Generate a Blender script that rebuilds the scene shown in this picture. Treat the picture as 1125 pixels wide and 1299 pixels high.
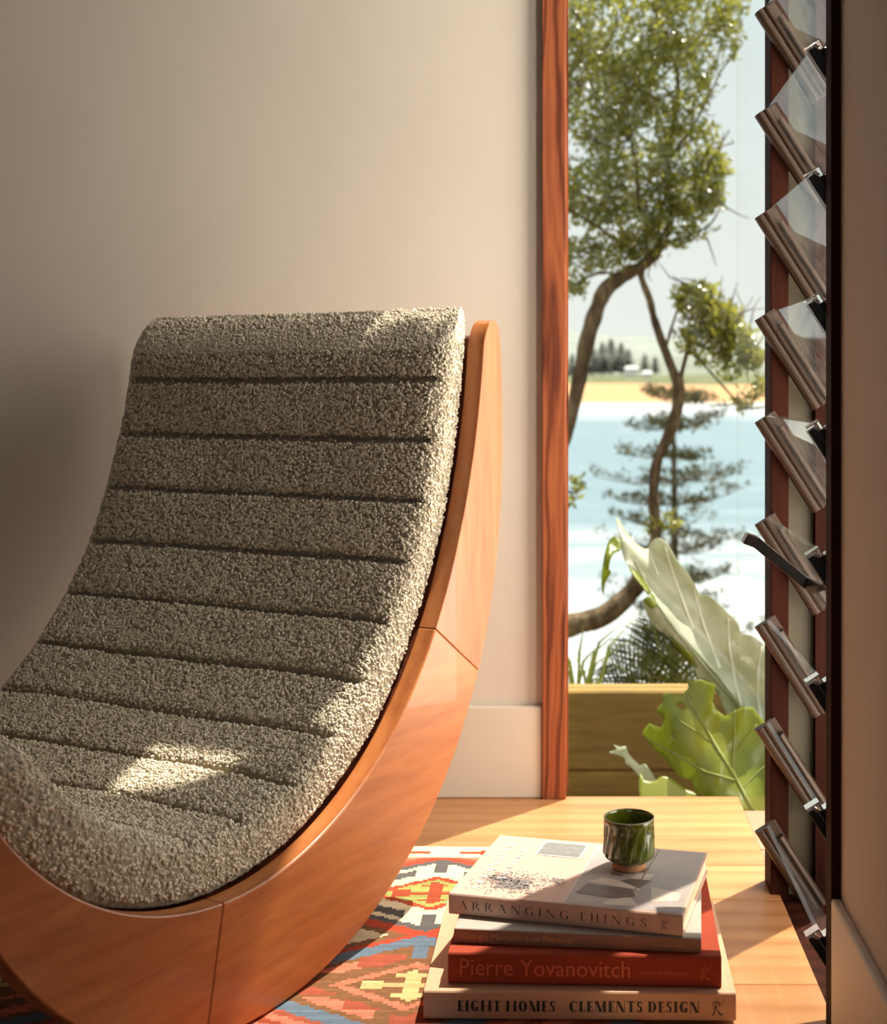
import bpy, bmesh, math, random
import numpy as np
from mathutils import Vector, Matrix, noise

for o in list(bpy.data.objects):
    bpy.data.objects.remove(o, do_unlink=True)
SC = bpy.context.scene
COL = SC.collection
random.seed(7)
RNG = np.random.default_rng(7)
R = math.radians

# ------------------------------------------------------------------ camera, world, sun, fill lamps, exposure
F, PX, PY, EYE = 1700.0, 713.0, 490.0, 0.70          # focal length in pixels of the 1125x1299 frame, axis, eye height
cam_d = bpy.data.cameras.new('camera')
cam_d.sensor_fit = 'HORIZONTAL'; cam_d.sensor_width = 36.0
cam_d.lens = 36.0 * F / 1125.0
cam_d.shift_x = -(PX - 562.5) / 1125.0
cam_d.shift_y = -(649.5 - PY) / 1125.0
cam_d.clip_start = 0.02; cam_d.clip_end = 6000
cam_d.dof.use_dof = True; cam_d.dof.focus_distance = 1.62; cam_d.dof.aperture_fstop = 8.0
cam = bpy.data.objects.new('camera', cam_d); COL.objects.link(cam)
cam.location = (0, 0, EYE); cam.rotation_euler = (R(90), 0, 0)
SC.camera = cam

SUN_AZ = 43.0; SUN_EL = 67.5                          # sun stands behind the window, to the right
sun_dir = Vector((-math.cos(R(SUN_EL)) * math.sin(R(SUN_AZ)), -math.cos(R(SUN_EL)) * math.cos(R(SUN_AZ)), -math.sin(R(SUN_EL))))
sd = bpy.data.lights.new('sun', 'SUN'); sd.energy = 8.0; sd.angle = R(0.5); sd.color = (1.0, 0.935, 0.84)
so = bpy.data.objects.new('sun', sd); COL.objects.link(so)
so.rotation_euler = sun_dir.to_track_quat('-Z', 'Y').to_euler(); so.location = (6, 7, 12)

w = bpy.data.worlds.new('sky'); SC.world = w; w.use_nodes = True
nt = w.node_tree; nt.nodes.clear()
wo = nt.nodes.new('ShaderNodeOutputWorld'); bg = nt.nodes.new('ShaderNodeBackground')
tc = nt.nodes.new('ShaderNodeTexCoord'); sx = nt.nodes.new('ShaderNodeSeparateXYZ'); rp = nt.nodes.new('ShaderNodeValToRGB')
rp.color_ramp.elements[0].position = 0.0; rp.color_ramp.elements[0].color = (0.84, 0.87, 0.84, 1)
rp.color_ramp.elements[1].position = 1.0; rp.color_ramp.elements[1].color = (0.42, 0.60, 0.80, 1)
e = rp.color_ramp.elements.new(0.25); e.color = (0.72, 0.81, 0.83, 1)
nt.links.new(tc.outputs['Generated'], sx.inputs[0]); nt.links.new(sx.outputs['Z'], rp.inputs[0])
nt.links.new(rp.outputs[0], bg.inputs[0]); nt.links.new(bg.outputs[0], wo.inputs[0]); bg.inputs[1].default_value = 1.0


def area(name, loc, direction, sx_, sy_, watts, color, spread=math.pi):
    d = bpy.data.lights.new(name, 'AREA'); d.shape = 'RECTANGLE'; d.size = sx_; d.size_y = sy_
    d.energy = watts; d.color = color
    o = bpy.data.objects.new(name, d); COL.objects.link(o); o.location = loc
    o.rotation_euler = Vector(direction).to_track_quat('-Z', 'Y').to_euler()
    d.spread = spread
    return o


area('daylight_louvre', (0.50, 1.60, 0.88), (-0.80, 0.60, 0), 0.34, 1.6, 6.5, (1.0, 0.90, 0.77), R(130))   # added lamp outside the louvre bay, boosts the light on the back wall
area('daylight_side_pane', (0.46, 2.06, 1.05), (-1.0, 0.0, 0), 0.34, 1.9, 16.5, (1.0, 0.90, 0.77))   # added lamp outside the fixed corner pane, brightens the wall beside it
area('daylight_rear_window', (-0.15, -2.12, 1.35), (0, 1, -0.05), 1.5, 1.7, 2.3, (1.0, 0.92, 0.82))  # added fill lamp behind the camera, in an invented rear opening

SC.view_settings.view_transform = 'Standard'; SC.view_settings.look = 'None'
SC.view_settings.exposure = 0.1; SC.view_settings.gamma = 1.0; SC.view_settings.use_curve_mapping = False
SC.cycles.use_denoising = True
SC.cycles.max_bounces = 10; SC.cycles.diffuse_bounces = 5; SC.cycles.transparent_max_bounces = 24
SC.cycles.sample_clamp_indirect = 8.0


# ------------------------------------------------------------------ helpers
def lin(r, g, b):
    f = lambda c: (c / 255 / 12.92) if c / 255 <= 0.04045 else ((c / 255 + 0.055) / 1.055) ** 2.4
    return (f(r), f(g), f(b), 1.0)


def at(x, y, Y):
    """point seen at pixel x, y of the photograph at distance Y"""
    return Vector(((x - PX) * Y / F, Y, EYE - (y - PY) * Y / F))


class MB:
    def __init__(self):
        self.v = []; self.f = []; self.smooth = False

    def add(self, vs, fs):
        n = len(self.v); self.v += [tuple(p) for p in vs]; self.f += [tuple(i + n for i in q) for q in fs]
        return self

    def box(self, a, b):
        x0, y0, z0 = a; x1, y1, z1 = b
        return self.add([(x0, y0, z0), (x1, y0, z0), (x1, y1, z0), (x0, y1, z0), (x0, y0, z1), (x1, y0, z1), (x1, y1, z1), (x0, y1, z1)],
                        [(0, 3, 2, 1), (4, 5, 6, 7), (0, 1, 5, 4), (1, 2, 6, 5), (2, 3, 7, 6), (3, 0, 4, 7)])

    def obox(self, o, ax, ay, az):
        """box from corner o along three edge vectors"""
        o, ax, ay, az = map(Vector, (o, ax, ay, az))
        p = [o, o + ax, o + ax + ay, o + ay]; p += [q + az for q in p]
        return self.add(p, [(0, 3, 2, 1), (4, 5, 6, 7), (0, 1, 5, 4), (1, 2, 6, 5), (2, 3, 7, 6), (3, 0, 4, 7)])

    def prism(self, poly, ext):
        """closed polygon (3-D points) extruded along ext"""
        n = len(poly); e = Vector(ext); p = [Vector(q) for q in poly]
        return self.add(p + [q + e for q in p], [tuple(range(n))[::-1], tuple(range(n, 2 * n))] + [(i, (i + 1) % n, n + (i + 1) % n, n + i) for i in range(n)])

    def tube(self, pts, rad, n=8, cap=True):
        pts = [Vector(p) for p in pts]; k = len(pts)
        if not hasattr(rad, '__len__'): rad = [rad] * k
        vs = []; prev = None
        for i, p in enumerate(pts):
            t = (pts[min(i + 1, k - 1)] - pts[max(i - 1, 0)]).normalized()
            if prev is None:
                a = Vector((0, 0, 1)) if abs(t.z) < 0.9 else Vector((1, 0, 0))
                u = t.cross(a).normalized()
            else:
                u = (prev - t * prev.dot(t)).normalized()
            prev = u; v = t.cross(u)
            vs += [p + (u * math.cos(2 * math.pi * j / n) + v * math.sin(2 * math.pi * j / n)) * rad[i] for j in range(n)]
        fs = [(i * n + j, i * n + (j + 1) % n, (i + 1) * n + (j + 1) % n, (i + 1) * n + j) for i in range(k - 1) for j in range(n)]
        if cap: fs += [tuple(range(n))[::-1], tuple(range((k - 1) * n, k * n))]
        return self.add(vs, fs)

    def lathe(self, prof, c=(0, 0, 0), n=48):
        vs = [(c[0] + r * math.cos(2 * math.pi * j / n), c[1] + r * math.sin(2 * math.pi * j / n), c[2] + z) for r, z in prof for j in range(n)]
        fs = [(i * n + j, i * n + (j + 1) % n, (i + 1) * n + (j + 1) % n, (i + 1) * n + j) for i in range(len(prof) - 1) for j in range(n)]
        return self.add(vs, fs)

    def build(self, name, mat, parent=None, origin=(0, 0, 0), smooth=False, bevel=0, seg=2):
        m = bpy.data.meshes.new(name)
        ox, oy, oz = origin
        m.from_pydata([(x - ox, y - oy, z - oz) for x, y, z in self.v], [], self.f)
        bm = bmesh.new(); bm.from_mesh(m); bmesh.ops.recalc_face_normals(bm, faces=bm.faces); bm.to_mesh(m); bm.free()
        if smooth: m.polygons.foreach_set('use_smooth', [True] * len(m.polygons))
        m.materials.append(mat); m.update()
        o = bpy.data.objects.new(name, m); COL.objects.link(o)
        if parent is not None: o.parent = parent
        else: o.location = origin
        if bevel:
            b = o.modifiers.new('edge', 'BEVEL'); b.width = bevel; b.segments = seg; b.limit_method = 'ANGLE'; b.angle_limit = R(35)
        return o


def tag(o, label=None, cat=None, group=None, kind=None):
    if label: o['label'] = label
    if cat: o['category'] = cat
    if group: o['group'] = group
    if kind: o['kind'] = kind
    return o


def empty(name, loc=(0, 0, 0), rz=0.0, parent=None):
    o = bpy.data.objects.new(name, None); COL.objects.link(o); o.location = loc; o.rotation_euler = (0, 0, rz)
    o.empty_display_size = 0.05
    if parent is not None: o.parent = parent
    return o


def fast_mesh(name, verts, faces, mat, parent=None, smooth=True):
    """numpy arrays straight into a mesh: verts (n,3), faces (m,3 or 4)"""
    m = bpy.data.meshes.new(name)
    nf, k = faces.shape
    m.vertices.add(len(verts)); m.vertices.foreach_set('co', np.ascontiguousarray(verts, dtype=np.float32).ravel())
    m.loops.add(nf * k); m.loops.foreach_set('vertex_index', np.ascontiguousarray(faces, dtype=np.int32).ravel())
    m.polygons.add(nf); m.polygons.foreach_set('loop_start', np.arange(0, nf * k, k, dtype=np.int32))
    if smooth: m.polygons.foreach_set('use_smooth', np.ones(nf, dtype=bool))
    m.update(calc_edges=True); m.validate()
    m.materials.append(mat)
    o = bpy.data.objects.new(name, m); COL.objects.link(o)
    if parent is not None: o.parent = parent
    return o


# ------------------------------------------------------------------ materials
class NM:
    def __init__(self, name):
        self.m = bpy.data.materials.new(name); self.m.use_nodes = True
        self.t = self.m.node_tree; self.b = self.t.nodes['Principled BSDF']; self.out = self.t.nodes['Material Output']

    def n(self, kind, **kw):
        nd = self.t.nodes.new(kind)
        for k, v in kw.items():
            if hasattr(nd, k): setattr(nd, k, v)
            else: nd.inputs[k.replace('_', ' ')].default_value = v
        return nd

    def l(self, a, b): self.t.links.new(a, b)

    def coords(self, scale=(1, 1, 1), rot=(0, 0, 0), kind='Object'):
        c = self.n('ShaderNodeTexCoord'); mp = self.n('ShaderNodeMapping')
        mp.inputs['Scale'].default_value = scale; mp.inputs['Rotation'].default_value = rot
        self.l(c.outputs[kind], mp.inputs['Vector']); return mp.outputs[0]

    def noise(self, vec, scale, detail=4, rough=0.55, dist=0.0):
        nd = self.n('ShaderNodeTexNoise'); self.l(vec, nd.inputs['Vector'])
        nd.inputs['Scale'].default_value = scale; nd.inputs['Detail'].default_value = detail
        nd.inputs['Roughness'].default_value = rough; nd.inputs['Distortion'].default_value = dist
        return nd.outputs[0]

    def ramp(self, fac, stops):
        r = self.n('ShaderNodeValToRGB'); el = r.color_ramp.elements
        while len(el) < len(stops): el.new(0.5)
        for q, (p, c) in zip(el, stops): q.position = p; q.color = c
        self.l(fac, r.inputs[0]); return r.outputs[0]

    def mix(self, fac, a, b, mode='MIX'):
        x = self.n('ShaderNodeMix'); x.data_type = 'RGBA'; x.blend_type = mode
        for sock, val in ((x.inputs[0], fac), (x.inputs[6], a), (x.inputs[7], b)):
            if isinstance(val, (int, float, tuple)): sock.default_value = val
            else: self.l(val, sock)
        return x.outputs[2]

    def bump(self, h, strength, dist=0.001):
        b = self.n('ShaderNodeBump'); b.inputs['Strength'].default_value = strength; b.inputs['Distance'].default_value = dist
        self.l(h, b.inputs['Height']); self.l(b.outputs[0], self.b.inputs['Normal'])

    def base(self, c):
        if isinstance(c, tuple): self.b.inputs['Base Color'].default_value = c
        else: self.l(c, self.b.inputs['Base Color'])
        return self

    def set(self, rough=None, metal=None, spec=None, coat=None):
        if rough is not None: self.b.inputs['Roughness'].default_value = rough
        if metal is not None: self.b.inputs['Metallic'].default_value = metal
        if spec is not None: self.b.inputs['Specular IOR Level'].default_value = spec
        if coat is not None: self.b.inputs['Coat Weight'].default_value = coat
        return self


def plain(name, col, rough=0.6, metal=0.0, spec=0.5, var=0.06, scale=30.0, bump=0.0):
    q = NM(name); v = q.coords()
    n_ = q.noise(v, scale)
    d = tuple(c * (1 - var) for c in col[:3]) + (1,); l_ = tuple(min(1, c * (1 + var)) for c in col[:3]) + (1,)
    q.base(q.ramp(n_, [(0.3, d), (0.7, l_)])); q.set(rough, metal, spec)
    if bump: q.bump(n_, bump)
    return q.m


def wood(name, dark, mid, light, grain=(1, 12, 12), rot=(0, 0, 0), rough=0.45, scale=9.0, figure=0.5, coat=0.0, spec=0.4):
    """grain runs along local x of the (rotated) coordinates"""
    q = NM(name); v = q.coords(grain, rot)
    g = q.noise(v, scale, 8, 0.62, 0.3)
    w_ = q.n('ShaderNodeTexWave'); w_.wave_type = 'BANDS'; w_.bands_direction = 'Y'
    q.l(q.coords((grain[0] * 0.7, grain[1] * 0.35, grain[2] * 0.35), rot), w_.inputs['Vector'])
    w_.inputs['Scale'].default_value = scale * 0.35; w_.inputs['Distortion'].default_value = 7.0; w_.inputs['Detail'].default_value = 3.0
    w_.inputs['Detail Scale'].default_value = 0.8
    f = q.mix(figure, g, w_.outputs[0])
    oi = q.n('ShaderNodeObjectInfo')
    c = q.ramp(f, [(0.18, dark), (0.5, mid), (0.82, light)])
    hv = q.n('ShaderNodeHueSaturation'); mr = q.n('ShaderNodeMapRange'); mr.inputs[3].default_value = 0.90; mr.inputs[4].default_value = 1.08
    q.l(oi.outputs['Random'], mr.inputs[0]); q.l(mr.outputs[0], hv.inputs['Value']); q.l(c, hv.inputs['Color'])
    q.base(hv.outputs[0]); q.set(rough, 0, spec, coat); q.bump(g, 0.12, 0.0006)
    return q.m


M = {}
q = NM('plaster'); v = q.coords(); n1 = q.noise(v, 3.0, 5); n2 = q.noise(v, 160.0, 3)
q.base(q.ramp(n1, [(0.3, (0.67, 0.60, 0.52, 1)), (0.7, (0.72, 0.645, 0.565, 1))])); q.set(0.75, 0, 0.25); q.bump(n2, 0.10, 0.0008); M['plaster'] = q.m
M['skirting'] = plain('skirting_paint', (0.70, 0.635, 0.55, 1), 0.42, 0, 0.4, 0.02, 4)
M['ceiling'] = wood('timber_lining', lin(70, 44, 26), lin(98, 64, 38), lin(118, 80, 50), (1, 10, 10), rough=0.6)
M['floor'] = wood('oak_boards', lin(160, 104, 62), lin(182, 127, 83), lin(192, 140, 96), (1.3, 14, 14), rough=0.36, scale=4, figure=0.22)
M['subfloor'] = plain('subfloor', (0.06, 0.04, 0.025, 1), 0.9)
M['jamb'] = wood('cedar_jamb', lin(92, 34, 20), lin(152, 74, 44), lin(182, 98, 60), (9, 9, 0.8), rot=(0, 0, 0), rough=0.4, scale=5.5, figure=0.55)
q = NM('cedar_jamb_figure'); wv = q.n('ShaderNodeTexWave'); wv.wave_type = 'BANDS'; wv.bands_direction = 'X'
q.l(q.coords((1, 1, 0.10)), wv.inputs['Vector']); wv.inputs['Scale'].default_value = 11; wv.inputs['Distortion'].default_value = 11; wv.inputs['Detail'].default_value = 3; wv.inputs['Detail Scale'].default_value = 1.6
fine = q.noise(q.coords((60, 60, 1.2)), 4, 5)
q.base(q.mix(0.30, q.ramp(wv.outputs[0], [(0.0, lin(78, 32, 18)), (0.22, lin(140, 72, 42)), (0.7, lin(172, 98, 58)), (1.0, lin(150, 80, 48))]), q.ramp(fine, [(0.3, lin(104, 46, 28)), (0.7, lin(170, 96, 58))])))
q.set(0.5, 0, 0.3); M['jamb'] = q.m
M['redwood'] = wood('stained_louvre_timber', lin(34, 13, 8), lin(50, 21, 12), lin(62, 28, 17), (12, 12, 0.8), rough=0.7, scale=6, figure=0.3, spec=0.06)
M['gallery'] = plain('louvre_gallery_metal', lin(78, 67, 44), 0.55, 0.1)
M['bronze'] = plain('bronze_clip_metal', lin(68, 50, 38), 0.45, 0.15, 0.4, 0.04)
M['black'] = plain('black_plastic', (0.012, 0.010, 0.009, 1), 0.35)
M['chrome'] = plain('bright_clip_metal', (0.80, 0.78, 0.74, 1), 0.22, 0.9)
M['handle'] = plain('dark_handle', (0.035, 0.024, 0.018, 1), 0.3, 0.3)


def glass_mat(name, tint, gloss, salt=None):
    q = NM(name); q.t.nodes.remove(q.b)
    tr = q.n('ShaderNodeBsdfTransparent'); tr.inputs[0].default_value = tint
    gl = q.n('ShaderNodeBsdfGlossy'); gl.inputs['Roughness'].default_value = 0.01
    fr = q.n('ShaderNodeFresnel'); fr.inputs[0].default_value = 1.45
    geo = q.n('ShaderNodeNewGeometry'); fb_ = q.n('ShaderNodeMath', operation='SUBTRACT'); fb_.inputs[0].default_value = 1.0; q.l(geo.outputs['Backfacing'], fb_.inputs[1])   # reflect on entry only
    m0 = q.n('ShaderNodeMath', operation='MULTIPLY'); q.l(fr.outputs[0], m0.inputs[0]); q.l(fb_.outputs[0], m0.inputs[1])
    mu = q.n('ShaderNodeMath', operation='MULTIPLY'); mu.inputs[1].default_value = gloss; q.l(m0.outputs[0], mu.inputs[0])
    mx = q.n('ShaderNodeMixShader'); q.l(mu.outputs[0], mx.inputs[0]); q.l(tr.outputs[0], mx.inputs[1]); q.l(gl.outputs[0], mx.inputs[2])
    last = mx
    if salt:
        v = q.coords(); n_ = q.noise(v, 55, 5, 0.65)
        df = q.n('ShaderNodeBsdfDiffuse'); df.inputs[0].default_value = (0.78, 0.74, 0.70, 1)
        tl = q.n('ShaderNodeBsdfTranslucent'); tl.inputs[0].default_value = (0.78, 0.74, 0.70, 1)
        m2 = q.n('ShaderNodeMixShader'); m2.inputs[0].default_value = 0.6; q.l(df.outputs[0], m2.inputs[1]); q.l(tl.outputs[0], m2.inputs[2])
        mr = q.n('ShaderNodeMapRange'); mr.inputs[1].default_value = 0.35; mr.inputs[2].default_value = 0.75
        mr.inputs[3].default_value = salt[0]; mr.inputs[4].default_value = salt[1]; q.l(n_, mr.inputs[0])
        m3 = q.n('ShaderNodeMixShader'); q.l(mr.outputs[0], m3.inputs[0]); q.l(mx.outputs[0], m3.inputs[1]); q.l(m2.outputs[0], m3.inputs[2]); last = m3
    q.l(last.outputs[0], q.out.inputs[0]); return q.m


M['pane'] = glass_mat('window_glass', (0.985, 0.985, 0.96, 1), 0.15)
M['blade'] = glass_mat('salt_hazed_glass', (0.992, 0.992, 0.975, 1), 0.8, (0.006, 0.05))

CH = dict(dark=lin(142, 74, 34), mid=lin(172, 101, 52), light=lin(188, 120, 68), rough=0.36, scale=7, figure=0.25, coat=0.15)
M['chair_back_wood'] = wood('chair_wood_back', grain=(10, 10, 1.0), rot=(0, R(12), 0), **CH)
M['chair_mid_wood'] = wood('chair_wood_middle', grain=(1.0, 10, 10), rot=(0, R(28), 0), **CH)
M['chair_front_wood'] = wood('chair_wood_front', grain=(1.0, 10, 10), rot=(0, R(-20), 0), **CH)
M['shell'] = wood('chair_shell_wood', lin(80, 34, 16), lin(112, 52, 26), lin(128, 64, 34), (10, 1, 10), rough=0.5)

q = NM('boucle_wool'); v = q.coords(); n1 = q.noise(v, 340.0, 3); n2 = q.noise(v, 9.0, 3)
q.base(q.mix(0.35, q.ramp(n1, [(0.3, lin(140, 128, 106)), (0.7, lin(190, 178, 156))]), q.ramp(n2, [(0.3, lin(162, 150, 128)), (0.7, lin(178, 166, 144))])))
q.set(0.95, 0, 0.1); q.b.inputs['Sheen Weight'].default_value = 0.25; q.bump(n1, 0.5, 0.0015); M['boucle'] = q.m


# ------------------------------------------------------------------ the room
YB = 2.288          # back wall
XR = 0.297          # right wall
HEAD = 2.95         # head of the back glass
SHEAD = 2.36        # head of the louvre bay and side glass
CEIL = 3.0
XL, YREAR = -2.3, -2.2

floor = empty('floor'); tag(floor, kind='structure')
MB().box((XL, YREAR, -0.09), (0.30, YB + 0.0, -0.022)).build('subfloor', M['subfloor'], floor)
seam = 2.088; wdt = 0.13
y1 = YB; k = 0
ys = [YB, 2.218]
while ys[-1] > YREAR: ys.append(ys[-1] - wdt)
for i in range(len(ys) - 1):
    a, b = max(ys[i + 1], YREAR), ys[i]
    if b < 0.9 and i % 1 == 0:
        cuts = [XL, 0.30]
    else:
        c = -0.55 - 0.9 * ((i * 0.618) % 1)
        cuts = [XL, c, 0.30]
    for x0, x1 in zip(cuts[:-1], cuts[1:]):
        MB().box((x0 + 0.0006, a + 0.0006, -0.022), (x1 - (0.0006 if x1 < 0.29 else 0), b - 0.0006, 0.0)).build('floor_board', M['floor'], floor, bevel=0.0012, seg=1)

wb = MB().box((XL - 0.12, YB, -0.1), (-0.034, YB + 0.13, CEIL)); wb.box((-0.034, YB, HEAD), (0.42, YB + 0.13, CEIL))
tag(wb.build('wall_back', M['plaster']), kind='structure')
wr = MB().box((XR, YREAR - 0.12, -0.1), (0.42, 1.427, CEIL)); wr.box((XR, 1.427, SHEAD), (XR + 0.012, YB, CEIL))
tag(wr.build('wall_right', M['plaster']), kind='structure')
tag(MB().box((XL - 0.12, YREAR - 0.12, -0.1), (XL, YB, CEIL)).build('wall_left', M['ceiling']), kind='structure')
rear = MB().box((XL, YREAR - 0.12, -0.1), (-0.95, YREAR, CEIL)); rear.box((0.65, YREAR - 0.12, -0.1), (0.66, YREAR, CEIL))
rear.box((-0.95, YREAR - 0.12, -0.1), (XR, YREAR, 0.45)); rear.box((-0.95, YREAR - 0.12, 2.25), (XR, YREAR, CEIL))
tag(rear.build('wall_rear', M['ceiling']), kind='structure')
tag(MB().box((XL - 0.12, YREAR - 0.12, CEIL), (0.31, YB + 0.02, CEIL + 0.15)).build('ceiling', M['ceiling']), kind='structure')
tag(MB().box((XL, YB - 0.012, 0.0), (-0.034, YB, 0.156)).build('baseboard_back', M['skirting'], bevel=0.003), kind='structure')
tag(MB().box((XR - 0.011, YREAR, 0.0), (XR, 1.427, 0.155)).build('baseboard_right', M['skirting'], bevel=0.003), kind='structure')

# window_1: fixed glass at the corner, cedar jamb on its left
w1 = empty('window_1', (0, YB, 0)); tag(w1, kind='structure')
og = (0, YB, 0)
jm = MB().box((-0.034, YB - 0.018, 0.0), (0.0065, YB + 0.115, HEAD)).build('jamb', M['jamb'], w1, og, bevel=0.0015)
MB().box((0.0065, YB + 0.028, 0.0), (0.0105, YB + 0.05, HEAD)).build('glazing_bead', M['jamb'], w1, og)
MB().box((0.0065, YB + 0.024, -0.03), (0.306, YB + 0.030, HEAD)).build('pane', M['pane'], w1, og)
MB().box((0.300, 1.901, -0.03), (0.306, YB + 0.024, SHEAD)).build('pane', M['pane'], w1, og)
# unseen panels added to block the sun, gap shaped for its patch on the seat
for poly in ([(0.0065, 1.93), (0.10, 1.98), (0.14, 2.02), (0.18, 2.09), (0.268, 2.10), (0.268, 2.385), (0.306, 2.385), (0.306, 2.505), (0.24, 2.434), (0.0065, 2.18)],
             [(0.24, 2.434), (0.306, 2.505), (0.306, CEIL), (0.15, CEIL), (0.145, 2.67), (0.222, 2.55)],
             [(0.0065, 2.18), (0.036, 2.214), (0.145, 2.67), (0.15, CEIL), (0.0065, CEIL)]):
    MB().prism([(x, YB + 0.006, z) for x, z in poly], (0, 0.012, 0)).build('infill_panel', M['jamb'], w1, og)

# window_2: louvre bay in the right wall
w2 = empty('window_2', (0.34, 1.66, 0)); tag(w2, kind='structure')
og = (0.34, 1.66, 0)
MB().box((0.287, 1.845, -0.06), (0.312, 1.900, SHEAD)).build('jamb', M['redwood'], w2, og, bevel=0.0015)
MB().box((0.312, 1.885, -0.06), (0.353, 1.900, SHEAD)).build('louvre_gallery', M['gallery'], w2, og)
MB().box((0.353, 1.868, -0.06), (0.42, 1.900, SHEAD)).build('jamb', M['redwood'], w2, og)
MB().box((0.2865, 1.427, 0.0), (0.312, 1.457, SHEAD)).build('jamb', M['redwood'], w2, og, bevel=0.0015)
MB().box((0.312, 1.427, -0.06), (0.353, 1.445, SHEAD)).build('louvre_gallery', M['gallery'], w2, og)
MB().box((0.353, 1.427, -0.06), (0.42, 1.457, SHEAD)).build('jamb', M['redwood'], w2, og)
MB().box((0.3005, 1.457, -0.05), (0.42, 1.868, -0.008)).build('sill', M['redwood'], w2, og)

TILT = R(57.5); bd = Vector((math.cos(TILT), 0, -math.sin(TILT))); bn = Vector((math.sin(TILT), 0, math.cos(TILT)))  # down the blade, blade's upper normal
SP = 0.1404; BL = 0.143
tipz = [1.2114 - SP * i for i in range(9)]
tipz = [tipz[0] + SP * i for i in range(7, 0, -1)] + tipz
YN, YF = 1.492, 1.840


def profile_bar(pts, o, length):
    """pts: (along blade normal, along y) outline, swept down the blade"""
    return [o + bn * a + Vector((0, b, 0)) for a, b in pts], bd * length


for i, tz in enumerate(tipz):
    tip = Vector((0.2644, 0, tz))
    root = tip
    bl = MB(); g0 = tip + bn * 0.0178 + bd * 0.001
    bl.obox(g0 + Vector((0, YN + 0.004, 0)), bd * BL, Vector((0, YF - YN - 0.008, 0)), bn * 0.005)
    blade = bl.build('louvre_blade', M['blade'], w2, og)
    # far clip: lower flange (rounded), web and upper flange
    c = MB()
    pts = [(0.0, 0.0), (0.000, -0.004), (0.0015, -0.0075), (0.005, -0.0105), (0.009, -0.0110), (0.0125, -0.0090), (0.0135, -0.0125), (0.0174, -0.0135), (0.0174, -0.001)]
    pp, ex = profile_bar([(a, YF + 0.001 + b) for a, b in pts], tip, BL + 0.004); c.prism(pp, ex)
    pp, ex = profile_bar([(a, YF + 0.001 + b) for a, b in [(0, 0), (0.0, 0.004), (0.032, 0.004), (0.032, 0.0)]], tip, BL + 0.004); c.prism(pp, ex)
    pts = [(0.0232, -0.001), (0.0232, -0.011), (0.026, -0.0125), (0.030, -0.010), (0.032, 0.0)]
    pp, ex = profile_bar([(a, YF + 0.001 + b) for a, b in pts], tip + bd * 0.022, BL - 0.02); c.prism(pp, ex)
    c.build('blade_clip', M['bronze'], blade, og, bevel=0.0008, seg=2)
    # near clip
    c = MB()
    c.obox(tip + bd * 0.004 + bn * 0.006 + Vector((0, YN - 0.012, 0)), bd * (BL - 0.002), Vector((0, 0.014, 0)), bn * 0.0112)
    c.obox(tip + bd * 0.012 + bn * 0.0235 + Vector((0, YN - 0.012, 0)), bd * (BL - 0.02), Vector((0, 0.014, 0)), bn * 0.010)
    c.obox(tip + bd * 0.010 + bn * 0.0172 + Vector((0, YN - 0.010, 0)), bd * (BL - 0.012), Vector((0, 0.003, 0)), bn * 0.007)
    c.build('blade_clip', M['black'], blade, og, bevel=0.001, seg=1)
    c = MB()
    yk = YN - 0.0135
    for s0, s1, n0, n1 in [(-0.001, 0.0004, 0.006, 0.0215), (-0.001, 0.010, 0.0215, 0.0229), (0.0092, 0.0104, 0.0220, 0.034), (0.010, 0.034, 0.0335, 0.0344),
                           (0.033, 0.0342, 0.028, 0.0340), (0.034, 0.046, 0.0275, 0.0286)]:
        c.obox(tip + bd * s0 + bn * n0 + Vector((0, yk, 0)), bd * (s1 - s0), Vector((0, 0.015, 0)), bn * (n1 - n0))
    c.obox(tip + bd * 0.002 + bn * 0.012 + Vector((0, yk - 0.001, 0)), bd * 0.006 + bn * 0.003, Vector((0, 0.004, 0)), bn * 0.004)
    c.build('spring_latch', M['chrome'], blade, og)
    if abs(tz - 0.5094) < 0.01:
        h = MB()
        a0 = Vector((0.2585, 0, 0.489)); pl = []
        P = [at(944, 682, 1.62), at(950, 684, 1.62), at(958, 687, 1.62), at(1020, 738, 1.60), at(1034, 745, 1.57), at(1052, 739, 1.53)]
        up = Vector((0.0030, 0, 0.0062))
        vs = []
        for p in P: vs += [p - up + Vector((0, -0.011, 0)), p + up + Vector((0, -0.011, 0)), p + up + Vector((0, 0.011, 0)), p - up + Vector((0, 0.011, 0))]
        fs = [(j * 4 + a, j * 4 + (a + 1) % 4, j * 4 + 4 + (a + 1) % 4, j * 4 + 4 + a) for j in range(len(P) - 1) for a in range(4)] + [(3, 2, 1, 0), tuple(range(len(P) * 4 - 4, len(P) * 4))]
        h.add(vs, fs); h.build('louvre_handle', M['handle'], w2, og, bevel=0.0015)

# outside sill beyond the side pane
M['tile'] = plain('terracotta_pavers', lin(168, 124, 100), 0.7, 0, 0.3, 0.10, 25)
sl = empty('trim_1', (0.4, 2.1, -0.03)); tag(sl, kind='structure')
for a, b in ((1.60, 2.075), (2.079, 2.268)):
    MB().box((0.307, a, -0.07), (0.66, b, -0.018)).build('sill_tile', M['tile'], sl, (0.4, 2.1, -0.03), bevel=0.002)

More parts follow.
